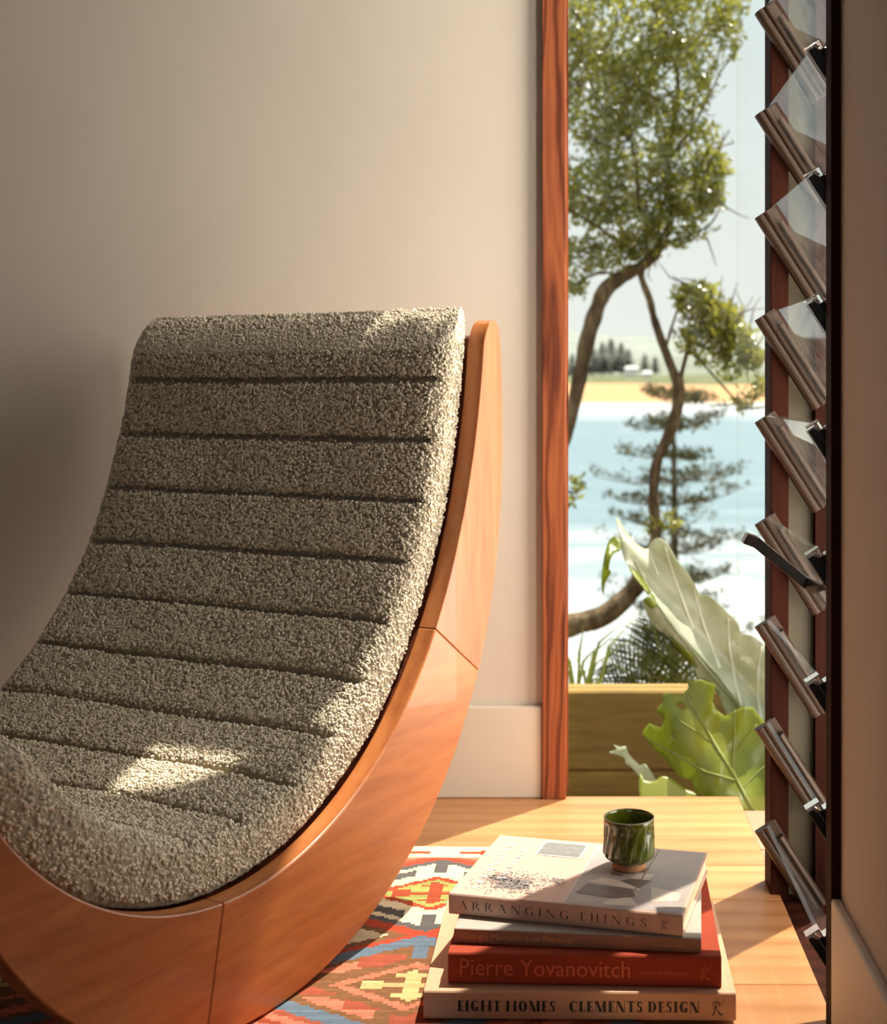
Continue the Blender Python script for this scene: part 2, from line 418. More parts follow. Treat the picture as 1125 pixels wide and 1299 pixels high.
# ------------------------------------------------------------------ the rocking chair
TH = math.atan2(0.8951, 0.4458)
chair = empty('rocking_chair', (-0.3167, 1.4996, 0.0066), TH)
tag(chair, 'curved honey-wood rocking chair with channelled cream boucle cushion before the plaster wall', 'chair')
UC, ZC = -0.0017, 0.5925
CO = [0.00794958777980912, 0.06895396360529217, 0.12998249869180062, 0.01646064325748198, 0.5165262675376088]
CI = [0.003068591023319447, 0.0410776258979617, 0.13846019238023985, 0.12032478673437248, 0.4313800075289892]
W = 0.655; PT = 0.027
A1, A0 = R(21.9), R(-153)


def radii(a):
    ri = float(np.polyval(CI, a)); ro = float(np.polyval(CO, a))
    ro = max(ro, ri + 0.034)
    mid, hw = (ri + ro) / 2, (ro - ri) / 2
    for end, sgn in ((A1, 1), (A0, -1)):
        d = (end - a) * sgn * mid                # arc distance to the tip
        if d < hw * 1.25:
            x = 1 - max(d, 0) / (hw * 1.25); hw2 = hw * math.sqrt(max(0.0, 1 - x * x)); hw = min(hw, max(hw2, 0.0008))
    return mid - hw, mid + hw


zmin = min(ZC + math.sin(a) * radii(a)[1] for a in np.radians(np.arange(-130, -50, 0.5)))
DZ = -zmin


def pol(r, a): return (UC + math.cos(a) * r, ZC + DZ + math.sin(a) * r)


J1, J2 = R(-34.0), R(-101.5)
for y0, y1 in ((0.0, PT), (W - PT, W)):
    for a, b, mt in ((J1, A1, 'chair_back_wood'), (J2, J1, 'chair_mid_wood'), (A0, J2, 'chair_front_wood')):
        n = max(6, int(abs(b - a) / R(1.5)))
        aa = [a + (b - a) * (i / n) for i in range(n + 1)]
        if b == A1: aa = aa[:-3] + [A1 - R(x) for x in (3.0, 2.4, 1.8, 1.3, 0.9, 0.5, 0.2, 0.05)]
        if a == A0: aa = [A0 + R(x) for x in (0.05, 0.3, 0.7, 1.2, 2.0)] + aa[3:]
        g = 0.0002
        aa[0] += g / 0.5; aa[-1] -= g / 0.5
        m = MB(); vs = []
        for t in aa:
            ri, ro = radii(t)
            (ui, zi), (uo, zo) = pol(ri, t), pol(ro, t)
            vs += [(ui, y0, zi), (uo, y0, zo), (uo, y1, zo), (ui, y1, zi)]
        N = len(aa)
        fs = [(i * 4 + k, i * 4 + (k + 1) % 4, i * 4 + 4 + (k + 1) % 4, i * 4 + 4 + k) for i in range(N - 1) for k in range(4)] + [(3, 2, 1, 0), tuple(range(4 * N - 4, 4 * N))]
        o = m.add(vs, fs).build('side_panel', M[mt], chair, bevel=0.0022, seg=2)
        for p in o.data.polygons: p.use_smooth = True
        ws = o.modifiers.new('wn', 'WEIGHTED_NORMAL'); ws.keep_sharp = True
        o.data.set_sharp_from_angle(angle=R(40))
# shell that carries the cushion
vs = []; aa = np.radians(np.arange(-150, 20.1, 2.0))
for t in aa:
    ri = float(np.polyval(CI, t)) + 0.006
    (ua, za), (ub, zb) = pol(ri, t), pol(ri + 0.012, t)
    vs += [(ua, PT, za), (ub, PT, zb), (ub, W - PT, zb), (ua, W - PT, za)]
N = len(aa)
fs = [(i * 4 + k, i * 4 + (k + 1) % 4, i * 4 + 4 + (k + 1) % 4, i * 4 + 4 + k) for i in range(N - 1) for k in range(4)] + [(3, 2, 1, 0), tuple(range(4 * N - 4, 4 * N))]
MB().add(vs, fs).build('seat_shell', M['shell'], chair)

# cushion: dense grid, channels along the arc
CA1, CA0 = R(24.6), R(-150.0)
dense = np.linspace(CA1, CA0, 4000)
rb_d = np.polyval(CI, dense) - 0.001
xs_d = UC + np.cos(dense) * (rb_d - 0.05); zs_d = ZC + DZ + np.sin(dense) * (rb_d - 0.05)
s_d = np.concatenate([[0], np.cumsum(np.hypot(np.diff(xs_d), np.diff(zs_d)))]); L = s_d[-1]
NS = int(L / 0.0024)
s = np.linspace(0, L, NS); ang = np.interp(s, s_d, dense)
rb = np.polyval(CI, ang) - 0.001
T0 = 0.056
er = 0.060
endf = np.ones(NS)
for dd in (s, L - s):
    x = np.clip(1 - dd / er, 0, 1); endf = np.minimum(endf, np.sqrt(np.clip(1 - x * x, 0, 1)))
# ring: near side bottom -> up -> top -> far side down
Y0, Y1 = PT + 0.003, W - PT - 0.003
rc = 0.022; nsd = 12; nc = 12; ntop = 220
ring = []                                                         # (y, h 0..1 of thickness, top weight)
for i in range(nsd): ring.append((Y0 + 0.004 * (1 - min(1, i / 3)), i / nsd * (1 - rc / T0), 0.0))
for i in range(nc):
    a = i / nc * math.pi / 2; ring.append((Y0 + rc * (1 - math.cos(a)), 1 - rc / T0 * (1 - math.sin(a)), math.sin(a) ** 3))
for i in range(ntop + 1): ring.append((Y0 + rc + (Y1 - Y0 - 2 * rc) * i / ntop, 1.0, 1.0))
for i in range(1, nc + 1):
    a = i / nc * math.pi / 2; ring.append((Y1 - rc * (1 - math.sin(math.pi / 2 - a)) if False else Y1 - rc + rc * math.sin(a), 1 - rc / T0 * (1 - math.cos(a)), math.cos(a) ** 3))
for i in range(nsd, -1, -1): ring.append((Y1 - 0.004 * (1 - min(1, i / 3)), i / nsd * (1 - rc / T0), 0.0))
ring = np.array(ring); NR = len(ring)
first, gap = 0.080, 0.0880
ph = (s - first) / gap
dist = np.abs(ph - np.round(ph)) * gap
isg = (np.round(ph) >= 0) & (s < L - 0.05)
groove = np.where(isg, np.exp(-(dist / 0.0044) ** 2) * 0.014 + np.exp(-(dist / 0.016) ** 2) * 0.0022, 0)
yy = ring[:, 0][None, :] * np.ones((NS, 1))
edge = np.minimum(ring[:, 0] - Y0, Y1 - ring[:, 0])
gm = np.clip((edge - 0.006) / 0.014, 0, 1) * np.clip(ring[:, 2] * 1.5, 0, 1)
crown = 0.006 * (1 - np.abs((ring[:, 0] - (Y0 + Y1) / 2) / ((Y1 - Y0) / 2)) ** 4) * ring[:, 2]
# a seam on the border: shallow crease where top meets boxing
wig = np.array([[noise.noise(Vector((a * 9, b * 4, 1.7))) for b in np.linspace(0, 1, 24)] for a in np.linspace(0, L, 90)])
wigf = np.zeros((NS, NR))
si = np.interp(s, np.linspace(0, L, 90), np.arange(90)); yi = np.interp(ring[:, 0], np.linspace(Y0, Y1, 24), np.arange(24))
for i in range(NS):
    a = int(min(si[i], 88)); f = si[i] - a; row = wig[a] * (1 - f) + wig[a + 1] * f
    wigf[i] = np.interp(yi, np.arange(24), row)
tf = np.clip((np.degrees(-ang) - 95) / 40, 0, 1); tf = 1 + 0.42 * tf * tf * (3 - 2 * tf)
h = ring[:, 1][None, :] * T0 * tf[:, None] * endf[:, None] + crown[None, :] * endf[:, None] - groove[:, None] * gm[None, :] * endf[:, None] + wigf * 0.004 * gm[None, :]
inset = (1 - endf)[:, None] * 0.010
yg = yy + np.where(yy < W / 2, inset, -inset) + wigf * 0.002
rr = rb[:, None] - h
P = np.stack([UC + np.cos(ang)[:, None] * rr, yg, ZC + DZ + np.sin(ang)[:, None] * rr], -1)
du = np.gradient(P, axis=0); dv = np.gradient(P, axis=1)
nrm = np.cross(du, dv); nrm /= np.linalg.norm(nrm, axis=-1, keepdims=True) + 1e-9
mid = P[NS // 2, NR // 2]; cdir = np.array([UC, mid[1], ZC + DZ]) - mid
if np.dot(nrm[NS // 2, NR // 2], cdir) < 0: nrm = -nrm
nb = RNG.normal(0, 1, (NS, NR))
P2 = P + nrm * (nb * 0.0006)[..., None]
idx = np.arange(NS * NR).reshape(NS, NR)
fq = np.stack([idx[:-1, :-1], idx[1:, :-1], idx[1:, 1:], idx[:-1, 1:]], -1).reshape(-1, 4)
fb = np.stack([idx[:-1, -1], idx[1:, -1], idx[1:, 0], idx[:-1, 0]], -1).reshape(-1, 4)
cush = fast_mesh('cushion', P2.reshape(-1, 3), np.concatenate([fq, fb]), M['boucle'], chair)
tag(cush, 'cream boucle cushion stitched into channels')
# boucle loops
q = NM('boucle_loops_wool'); gi = q.n('ShaderNodeNewGeometry'); q.base(q.ramp(gi.outputs['Random Per Island'], [(0.0, lin(202, 188, 165)), (0.5, lin(226, 214, 193)), (1.0, lin(244, 235, 218))])); q.set(0.95, 0, 0.1); M['loops'] = q.m
bm = bmesh.new(); bmesh.ops.create_icosphere(bm, subdivisions=1, radius=1.0)
iv = np.array([v_.co[:] for v_ in bm.verts]); iff = np.array([[v_.index for v_ in f_.verts] for f_ in bm.faces]); bm.free()
NB = 96000
ri_ = RNG.integers(0, NS - 1, NB); rj_ = RNG.integers(2, NR - 2, NB)
ri_[:7000] = RNG.integers(0, 16, 7000)                            # the crest roll is steep: more loops there
keep = (ring[rj_, 0] < Y1 - 0.004) & ((groove[ri_] * gm[rj_] < 0.005) | (RNG.uniform(0, 1, NB) < 0.15))
ri_, rj_ = ri_[keep], rj_[keep]
base = P[ri_, rj_] + du[ri_, rj_] * RNG.uniform(0, 1, (len(ri_), 1)) + dv[ri_, rj_] * RNG.uniform(0, 1, (len(ri_), 1))
base = base + nrm[ri_, rj_] * RNG.uniform(0.0, 0.0016, (len(ri_), 1))
sc_ = RNG.uniform(0.0012, 0.0023, (len(ri_), 1, 1)) * RNG.uniform(0.75, 1.3, (len(ri_), 1, 3))
verts = base[:, None, :] + iv[None] * sc_
faces = iff[None] + (np.arange(len(ri_)) * len(iv))[:, None, None]
lo = fast_mesh('boucle_loops', verts.reshape(-1, 3), faces.reshape(-1, 3), M['loops'], cush)
tag(lo, kind='stuff')

# ------------------------------------------------------------------ kilim rug
rx0, rx1, ry0, ry1 = -1.25, 0.09, 0.62, 2.027
cw, chh = 0.0062, 0.0052
nx, ny = int((rx1 - rx0) / cw), int((ry1 - ry0) / chh)
C_ = {k_: np.array(lin(*v_)[:3]) for k_, v_ in dict(cream=(212, 192, 160), red=(174, 68, 46), grey=(88, 84, 82), green=(146, 146, 82), brick=(150, 68, 44), blue=(96, 110, 124),
                                                   pink=(206, 112, 88), brown=(122, 84, 56), yellow=(206, 170, 118), rust=(154, 78, 58)).items()}
GX, GY = np.meshgrid(np.arange(nx), np.arange(ny))
XX = rx0 + (GX + 0.5) * cw; YY = ry0 + (GY + 0.5) * chh
CXr, CYr, HW, HH = -0.176, 1.839, 0.245, 0.142
dx = XX - CXr; dy = YY - CYr
# lattice of lozenges: find the lozenge a cell lies in
i0 = np.round(dx / HW).astype(int); best = np.full(dx.shape, 9.0); bi = np.zeros(dx.shape, int); bj = np.zeros(dx.shape, int)
for a_ in (-1, 0, 1):
    for b_ in (-1, 0, 1):
        ii = i0 + a_; jj = np.round(dy / HH).astype(int) + b_
        ok = ((ii + jj) % 2 == 0)
        d_ = np.abs(dx - ii * HW) / HW + np.abs(dy - jj * HH) / HH
        d_ = np.where(ok, d_, 9); m_ = d_ < best
        best = np.where(m_, d_, best); bi = np.where(m_, ii, bi); bj = np.where(m_, jj, bj)
lx = np.abs(dx - bi * HW); ly = np.abs(dy - bj * HH); d1 = best
colr = np.zeros(dx.shape + (3,))
row = bj % 4


def put(mask, name): colr[mask] = C_[name]


schemes = {0: ('red', 'grey', 'cream', 'red', 'green', 'brick', 'cream'), 3: ('red', 'brown', 'cream', 'red', 'brick', 'green', 'brown'),
           2: ('blue', 'blue', 'brown', 'pink', 'brown', 'yellow', 'pink'), 1: ('rust', 'pink', 'brick', 'blue', 'brown', 'yellow', 'pink')}
for r_, (o1, o2, fill, ring_, inner_, core, motif) in schemes.items():
    k_ = row == r_
    put(k_, fill)
    put(k_ & (d1 > 0.92), o1)
    put(k_ & (d1 > 0.82) & (d1 <= 0.92), o2)
    put(k_ & (d1 > 0.58) & (d1 < 0.74) & (lx > 0.035) & (lx < 0.12) & (ly > 0.030), o2 if r_ in (0, 3) else motif)
    put(k_ & (lx < 0.008) & (ly > 0.075) & (d1 < 0.85), o2)
    d2 = lx / 0.095 + ly / 0.062
    put(k_ & (d2 < 1.0), ring_)
    put(k_ & (d2 < 0.80), inner_)
    put(k_ & (d2 < 0.78) & ((lx < 0.0095) | (ly < 0.0055)) & (lx + ly < 0.042), core)
    put(k_ & (d2 < 0.8) & (np.abs(ly - 0.026) < 0.004) & (lx < 0.020), core)
    put(k_ & (np.abs(lx - 0.045) < 0.010) & (ly < 0.012), core)
# hatch of pink and brown patches in the lower field
z2 = (row == 2) & (d1 < 0.8) & (lx / 0.095 + ly / 0.062 > 1.25)
put(z2 & (((GX // 9) + (GY // 7)) % 3 == 0), 'rust')
# plain end band with small red hooks
band = YY > ry1 - 0.052
put(band, 'cream')
put(band & (np.abs(YY - (ry1 - 0.030)) < 0.006) & ((np.abs(dx) % 0.075) > 0.022), 'red')
put(band & (np.abs(YY - (ry1 - 0.030)) < 0.011) & ((np.abs(dx) % 0.075) > 0.055), 'red')
colr *= RNG.uniform(0.86, 1.1, (ny, 1, 1)) * RNG.uniform(0.93, 1.06, (ny, nx, 1))
zr = 0.0048
vx_ = rx0 + np.arange(nx + 1) * cw; vy_ = ry0 + np.arange(ny + 1) * chh
VX, VY = np.meshgrid(vx_, vy_)
VZ = zr + 0.0006 * np.sin(VX * 17) * np.sin(VY * 13) + RNG.uniform(-0.0002, 0.0002, VX.shape)
top = np.stack([VX, VY, VZ], -1).reshape(-1, 3)
ii = np.arange((nx + 1) * (ny + 1)).reshape(ny + 1, nx + 1)
fq = np.stack([ii[:-1, :-1], ii[:-1, 1:], ii[1:, 1:], ii[1:, :-1]], -1).reshape(-1, 4)
q = NM('kilim_wool'); at_ = q.n('ShaderNodeAttribute'); at_.attribute_name = 'weave'
v = q.coords((60, 900, 1)); n_ = q.noise(v, 1.0, 2); q.base(q.mix(0.25, at_.outputs['Color'], q.mix(1.0, at_.outputs['Color'], q.ramp(n_, [(0.3, (0.5, 0.5, 0.5, 1)), (0.7, (1, 1, 1, 1))]), 'MULTIPLY')))
q.set(0.95, 0, 0.1); q.bump(n_, 0.5, 0.0012)
rug_o = (rx0, ry0, 0.0)
rug = fast_mesh('kilim_rug', top - np.array(rug_o), fq, q.m, None, smooth=False); rug.location = rug_o
ca = rug.data.attributes.new('weave', 'FLOAT_COLOR', 'FACE')
ca.data.foreach_set('color', np.concatenate([colr.reshape(-1, 3), np.ones((nx * ny, 1))], 1).astype(np.float32).ravel())
sm = rug.modifiers.new('thickness', 'SOLIDIFY'); sm.thickness = 0.004; sm.offset = -1
tag(rug, 'flat-woven kilim rug with red, blue and cream stepped diamonds on the floor', 'rug')

# ------------------------------------------------------------------ lettering
class Serif:
    """capitals drawn from stems, hairlines, bowls and serifs; cap height 1"""
    def __init__(self, thick, thin, serif, st):
        self.T, self.t, self.s, self.st = thick, thin, serif, st

    def rect(self, x0, y0, x1, y1): self.q.append([(x0, y0), (x1, y0), (x1, y1), (x0, y1)])

    def stem(self, x, wdt, lo=1, hi=1):
        self.rect(x, 0, x + wdt, 1); s_, h_ = self.s, self.st
        if lo: self.rect(x - s_, 0, x + wdt + s_, h_)
        if hi: self.rect(x - s_, 1 - h_, x + wdt + s_, 1)

    def diag(self, xa, ya, xb, yb, wdt): self.q.append([(xa, ya), (xa + wdt, ya), (xb + wdt, yb), (xb, yb)])

    def arc(self, cx, cy, rx, ry, tx, ty, a0, a1, n=18):
        p = []
        for i in range(n + 1):
            a = R(a0 + (a1 - a0) * i / n); c, s_ = math.cos(a), math.sin(a)
            p.append(((cx + rx * c, cy + ry * s_), (cx + (rx - tx) * c, cy + (ry - ty) * s_)))
        for i in range(n): self.q.append([p[i][0], p[i + 1][0], p[i + 1][1], p[i][1]])

    def glyph(self, ch):
        self.q = []; T, t, s, h = self.T, self.t, self.s, self.st
        if ch == 'I': self.stem(s, T); w_ = T + 2 * s
        elif ch == 'H': self.stem(s, T); self.stem(s + T + 0.42, T); self.rect(s + T, 0.5 - t / 2, s + T + 0.42, 0.5 + t / 2); w_ = 2 * T + 0.42 + 2 * s
        elif ch == 'T':
            w_ = 0.62 + T * 0.3; self.stem(w_ / 2 - T / 2, T, 1, 0); self.rect(0, 1 - t, w_, 1); self.rect(0, 0.78, t * 0.9, 1); self.rect(w_ - t * 0.9, 0.78, w_, 1)
        elif ch == 'L': self.stem(s, T, 1, 1); w_ = 0.56; self.rect(s, 0, w_, t); self.rect(w_ - t, 0, w_, 0.26)
        elif ch == 'E':
            self.stem(s, T); w_ = 0.58; self.rect(s, 0, w_, t); self.rect(s, 1 - t, w_ - 0.03, 1); self.rect(s + T, 0.5 - t / 2, w_ - 0.14, 0.5 + t / 2)
            self.rect(w_ - t, 0, w_, 0.24); self.rect(w_ - 0.03 - t, 0.78, w_ - 0.03, 1); self.rect(w_ - 0.14 - t, 0.38, w_ - 0.14, 0.62)
        elif ch == 'N':
            w_ = 0.78 + T * 0.3; self.stem(s, t); self.stem(w_ - s - t, t, 0, 1); self.diag(w_ - s - T * 1.05, 0, s - 0.02, 1, T * 1.05)
        elif ch == 'M':
            w_ = 0.98 + T * 0.4; self.stem(s, t); self.stem(w_ - s - T, T); self.diag(w_ / 2 - T / 2, 0, s, 1, T); self.diag(w_ / 2 - t / 2, 0, w_ - s - T * 0.8, 1, t)
        elif ch == 'A':
            w_ = 0.78 + T * 0.3; self.diag(0.06, 0, w_ / 2 - t, 1, t); self.diag(w_ - 0.06 - T * 1.05, 0, w_ / 2 - T * 0.8, 1, T * 1.05); self.rect(w_ * 0.24, 0.30, w_ * 0.74, 0.30 + t)
            self.rect(0, 0, 0.06 + t + s, h); self.rect(w_ - 0.06 - T * 1.05 - s, 0, w_, h)
        elif ch == 'R':
            self.stem(s, T); x = s + T * 0.6; w_ = 0.68 + T * 0.3
            self.arc(x + 0.10, 0.74, 0.32, 0.26, T, t, -90, 90); self.rect(x, 1 - t, x + 0.11, 1); self.rect(x, 0.48, x + 0.11, 0.48 + t)
            self.diag(w_ - T, 0, x + 0.14, 0.5, T); self.rect(w_ - T, 0, w_ + 0.05, h)
        elif ch == 'O': w_ = 0.82; self.arc(0.41, 0.5, 0.41, 0.51, T * 1.1, t, 0, 360, 36)
        elif ch == 'C': w_ = 0.74; self.arc(0.41, 0.5, 0.41, 0.51, T * 1.1, t, 48, 312, 30); self.rect(0.67, 0.64, 0.67 + t, 0.97)
        elif ch == 'G':
            w_ = 0.80; self.arc(0.41, 0.5, 0.41, 0.51, T * 1.1, t, 48, 300, 30); self.rect(0.67, 0.64, 0.67 + t, 0.97); self.rect(0.72 - T, 0.03, 0.72, 0.42); self.rect(0.70 - T - s, 0.42 - h, 0.76, 0.42)
        elif ch == 'D': self.stem(s, T); w_ = 0.78; x = s + T; self.arc(x + 0.08, 0.5, w_ - x - 0.08, 0.5, T * 1.1, t, -90, 90, 24); self.rect(x, 0, x + 0.09, t); self.rect(x, 1 - t, x + 0.09, 1)
        elif ch == 'S':
            w_ = 0.54; self.arc(0.27, 0.745, 0.235, 0.262, T * 0.75, t, 35, 262, 22); self.arc(0.27, 0.255, 0.245, 0.262, T * 0.75, t, 98, -142, 22)
            self.diag(0.30, 0.40, 0.10, 0.60, T * 0.9); self.rect(0.46, 0.72, 0.46 + t, 0.98); self.rect(0.04, 0.02, 0.04 + t, 0.28)
        else: w_ = 0.42
        return self.q, w_

    def text(self, txt, gap, space=0.5):
        x = 0; out = []
        for c in txt:
            if c == ' ': x += space; continue
            q_, w_ = self.glyph(c)
            out += [[(px + x, py) for px, py in poly] for poly in q_]; x += w_ + gap
        return out, x - gap


def polys_mesh(name, polys, fn, mat, parent):
    m = MB()
    for k_, p in enumerate(polys):
        pts = [fn(x, y, k_) for x, y in p]; m.add(pts, [tuple(range(len(pts)))])
    me = bpy.data.meshes.new(name); me.from_pydata(m.v, [], m.f); me.materials.append(mat)
    o = bpy.data.objects.new(name, me); COL.objects.link(o); o.parent = parent
    return o


def sans_mesh(name, txt, size, fn, mat, parent, spacing=1.0, width=None, bold=0.0):
    cu = bpy.data.curves.new(name, 'FONT'); cu.body = txt; cu.size = 1.0; cu.space_character = spacing; cu.resolution_u = 3; cu.offset = bold
    tmp = bpy.data.objects.new('text_source', cu); COL.objects.link(tmp)
    bpy.context.view_layer.update()
    me = bpy.data.meshes.new_from_object(tmp.evaluated_get(bpy.context.evaluated_depsgraph_get()))
    bpy.data.objects.remove(tmp, do_unlink=True); bpy.data.curves.remove(cu)
    xs = [v_.co.x for v_ in me.vertices]; x0, x1 = min(xs), max(xs)
    kx = size if width is None else width / (x1 - x0)
    for v_ in me.vertices:
        v_.co = Vector(fn((v_.co.x - x0) * kx, v_.co.y * size, 0))
    me.name = name; me.materials.clear(); me.materials.append(mat)
    o = bpy.data.objects.new(name, me); COL.objects.link(o); o.parent = parent
    return o


def script_r(cx, cz, hgt, y, mat, parent):
    """calligraphic R of the publisher's mark, drawn as thin tubes on the spine"""
    m = MB()
    S1 = [(-0.38, -0.42), (-0.30, -0.5), (-0.22, -0.40), (-0.14, 0.0), (-0.08, 0.30), (-0.02, 0.42)]
    S2 = [(-0.34, 0.12), (-0.30, 0.32), (-0.12, 0.45), (0.10, 0.42), (0.18, 0.26), (0.08, 0.10), (-0.10, 0.02)]
    S3 = [(-0.06, 0.02), (0.06, -0.20), (0.20, -0.42), (0.34, -0.48), (0.42, -0.36)]
    S4 = [(0.18, 0.30), (0.36, 0.34), (0.46, 0.50), (0.50, 0.80)]
    for S, r0 in ((S1, 0.055), (S2, 0.045), (S3, 0.06), (S4, 0.03)):
        pts = []
        for i in range(len(S) - 1):
            p0, p1, p2, p3 = S[max(i - 1, 0)], S[i], S[i + 1], S[min(i + 2, len(S) - 1)]
            for t_ in (0, 0.25, 0.5, 0.75):
                pts.append(tuple(0.5 * (2 * p1[k_] + (p2[k_] - p0[k_]) * t_ + (2 * p0[k_] - 5 * p1[k_] + 4 * p2[k_] - p3[k_]) * t_ ** 2 + (3 * p1[k_] - p0[k_] - 3 * p2[k_] + p3[k_]) * t_ ** 3) for k_ in (0, 1)))
        pts.append(S[-1])
        V3 = [Vector((cx + a * hgt, y, cz + b * hgt)) for a, b in pts]
        vs = []; n = len(V3)
        for i, p in enumerate(V3):
            t_ = (V3[min(i + 1, n - 1)] - V3[max(i - 1, 0)]).normalized(); nn = Vector((-t_.z, 0, t_.x)) * (r0 * hgt * 0.5 * (0.6 + 0.8 * math.sin(math.pi * i / (n - 1))))
            vs += [p + nn, p - nn]
        m.add(vs, [(2 * i, 2 * i + 1, 2 * i + 3, 2 * i + 2) for i in range(n - 1)])
    return m.build('publisher_mark', mat, parent)


# ------------------------------------------------------------------ the books
def jacket(name, col, rough=0.45, spec=0.4): return plain(name, col, rough, 0, spec, 0.03, 60, 0.03)


M['pages'] = plain('page_edges', lin(226, 208, 176), 0.85, 0, 0.2, 0.08, 300)
M['ink'] = plain('black_ink', (0.012, 0.010, 0.010, 1), 0.5)
M['ink_brown'] = plain('dark_brown_ink', lin(52, 36, 30), 0.5)


def book(name, fl, fr, z0, thick, depth, mat, label, over=0.003):
    """fl, fr: ends of the spine on the ground plan; the spine faces the camera"""
    fl, fr = Vector(fl), Vector(fr); d = fr - fl; L_ = d.length; ang_ = math.atan2(d.y, d.x)
    root = empty(name, (fl.x, fl.y, z0), ang_); tag(root, label, 'book', 'stack of books')
    b = 0.0026; m = MB()
    prof = [(0.0015, 0), (depth, 0), (depth, b), (0.006, b), (0.0035, b + 0.001), (0.0035, thick - b - 0.001), (0.006, thick - b), (depth, thick - b), (depth, thick), (0.0015, thick), (0, thick - 0.002), (-0.0006, thick / 2), (0, 0.002)]
    m.prism([(0, y, z) for y, z in prof], (L_, 0, 0))
    m.build('cover', mat, root, bevel=0.0006, seg=1)
    MB().box((over, 0.004, b), (L_ - over, depth - over, thick - b)).build('page_block', M['pages'], root)
    return root, L_


ST = 0.0052
b1, L1 = book('book', (-0.1522, 1.4705), (0.1902, 1.4655), ST, 0.0315, 0.262, jacket('tan_jacket', lin(206, 160, 128)),
              'large tan hardback with black serif spine title, bottom of the book stack')
sf = Serif(0.27, 0.055, 0.05, 0.05)
P_, wd = sf.text('EIGHT HOMES', 0.16, 0.34); P2_, wd2 = sf.text('CLEMENTS DESIGN', 0.16, 0.36)
hh = 0.0118
for pp, wdd, xa, xb in ((P_, wd, 0.0375, 0.1445), (P2_, wd2, 0.160, 0.302)):
    kx = (xb - xa) / wdd
    polys_mesh('title_lettering', pp, lambda x, y, k_, kx=kx, xa=xa: (xa + x * kx, -0.0009 - k_ % 7 * 1e-6, 0.0098 + y * hh), M['ink'], b1)
script_r(0.3215, 0.0150, 0.0150, -0.0012, M['ink'], b1)

Z2 = ST + 0.0318
b2, L2 = book('book', (-0.1268, 1.4875), (0.1755, 1.476), Z2, 0.0345, 0.242, jacket('red_cloth_cover', lin(156, 64, 42), 0.75, 0.15),
              'thick brick-red cloth hardback with large orange title, second from the bottom')
M['ink_orange'] = plain('orange_foil', lin(206, 92, 54), 0.4)
sans_mesh('title_lettering', 'Pierre Yovanovitch', 0.0262, lambda x, y, k_: (0.0135 + x, -0.0011, 0.0105 + y), M['ink_orange'], b2, width=0.1885)
sans_mesh('subtitle_lettering', 'Interior Architecture', 0.0078, lambda x, y, k_: (0.2125 + x, -0.0011, 0.0138 + y), M['ink_orange'], b2, width=0.0515)
script_r(0.2840, 0.0165, 0.0140, -0.0012, M['ink_orange'], b2)

Z3 = Z2 + 0.0348
b3, L3 = book('book', (-0.1222, 1.514), (0.1542, 1.4854), Z3, 0.0162, 0.225, jacket('grey_jacket', lin(176, 166, 156), 0.4),
              'thin grey-jacketed art book between the red book and the topmost book')
M['spine_brown'] = jacket('umber_spine', lin(150, 110, 88), 0.45)
MB().box((0.0003, -0.0012, 0.0006), (L3 - 0.0003, -0.0002, 0.0156)).build('spine_band', M['spine_brown'], b3)
M['ink_tan'] = plain('tan_ink', lin(214, 152, 100), 0.5)
sans_mesh('title_lettering', 'Giorgio Morandi: Late Paintings', 0.0098, lambda x, y, k_: (0.0095 + x, -0.0016, 0.0052 + y), M['ink_tan'], b3, width=0.1265)
sans_mesh('publisher_lettering', 'David Zwirner Books', 0.0048, lambda x, y, k_: (0.2255 + x, -0.0016, 0.0056 + y), M['ink_tan'], b3, width=0.0345)

Z4 = Z3 + 0.0165
b4, L4 = book('book', (-0.1315, 1.553), (0.1340, 1.487), Z4, 0.0245, 0.207, jacket('pale_rose_jacket', lin(206, 170, 152), 0.38),
              'topmost book, pale rose hardback with a photograph on its cover, under the green cup')
sf2 = Serif(0.115, 0.035, 0.045, 0.03)
P_, wd = sf2.text('ARRANGING', 0.44, 0.8); wA = wd
kx = 0.131 / wA
polys_mesh('title_lettering', P_, lambda x, y, k_: (0.0125 + x * kx, -0.0009 - k_ % 7 * 1e-6, 0.0080 + y * 0.0092), M['ink_brown'], b4)
P_, wd = sf2.text('THINGS', 0.52, 0.8); kx2 = 0.078 / wd
polys_mesh('title_lettering', P_, lambda x, y, k_: (0.1545 + x * kx2, -0.0009 - k_ % 7 * 1e-6, 0.0080 + y * 0.0092), M['ink_brown'], b4)
script_r(0.2525, 0.0120, 0.0095, -0.0011, M['ink_brown'], b4)
# cover print: photograph field, framed grey picture, blossom, table scene, white title
M['print_white'] = plain('white_print', lin(244, 236, 226), 0.45)
M['print_grey'] = plain('grey_print', lin(128, 128, 124), 0.45, var=0.2, scale=120)
M['print_mauve'] = plain('mauve_print', lin(170, 156, 152), 0.4, var=0.08, scale=40)
M['print_dark'] = plain('dusky_print', lin(118, 104, 98), 0.4, var=0.12, scale=60)
M['print_pale'] = plain('pale_print', lin(206, 190, 176), 0.4, var=0.1, scale=60)
M['print_leaf'] = plain('blossom_print', lin(120, 112, 108), 0.5, var=0.25, scale=200)
zt = 0.0245


def on_cover(x, y, lvl=0): return (x, y, zt + 0.0003 + lvl * 0.00012)


def print_(name, mat, polys, lvl): return polys_mesh(name, polys, lambda x, y, k_: on_cover(x, y, lvl + (k_ % 5) * 0.02), mat, b4)


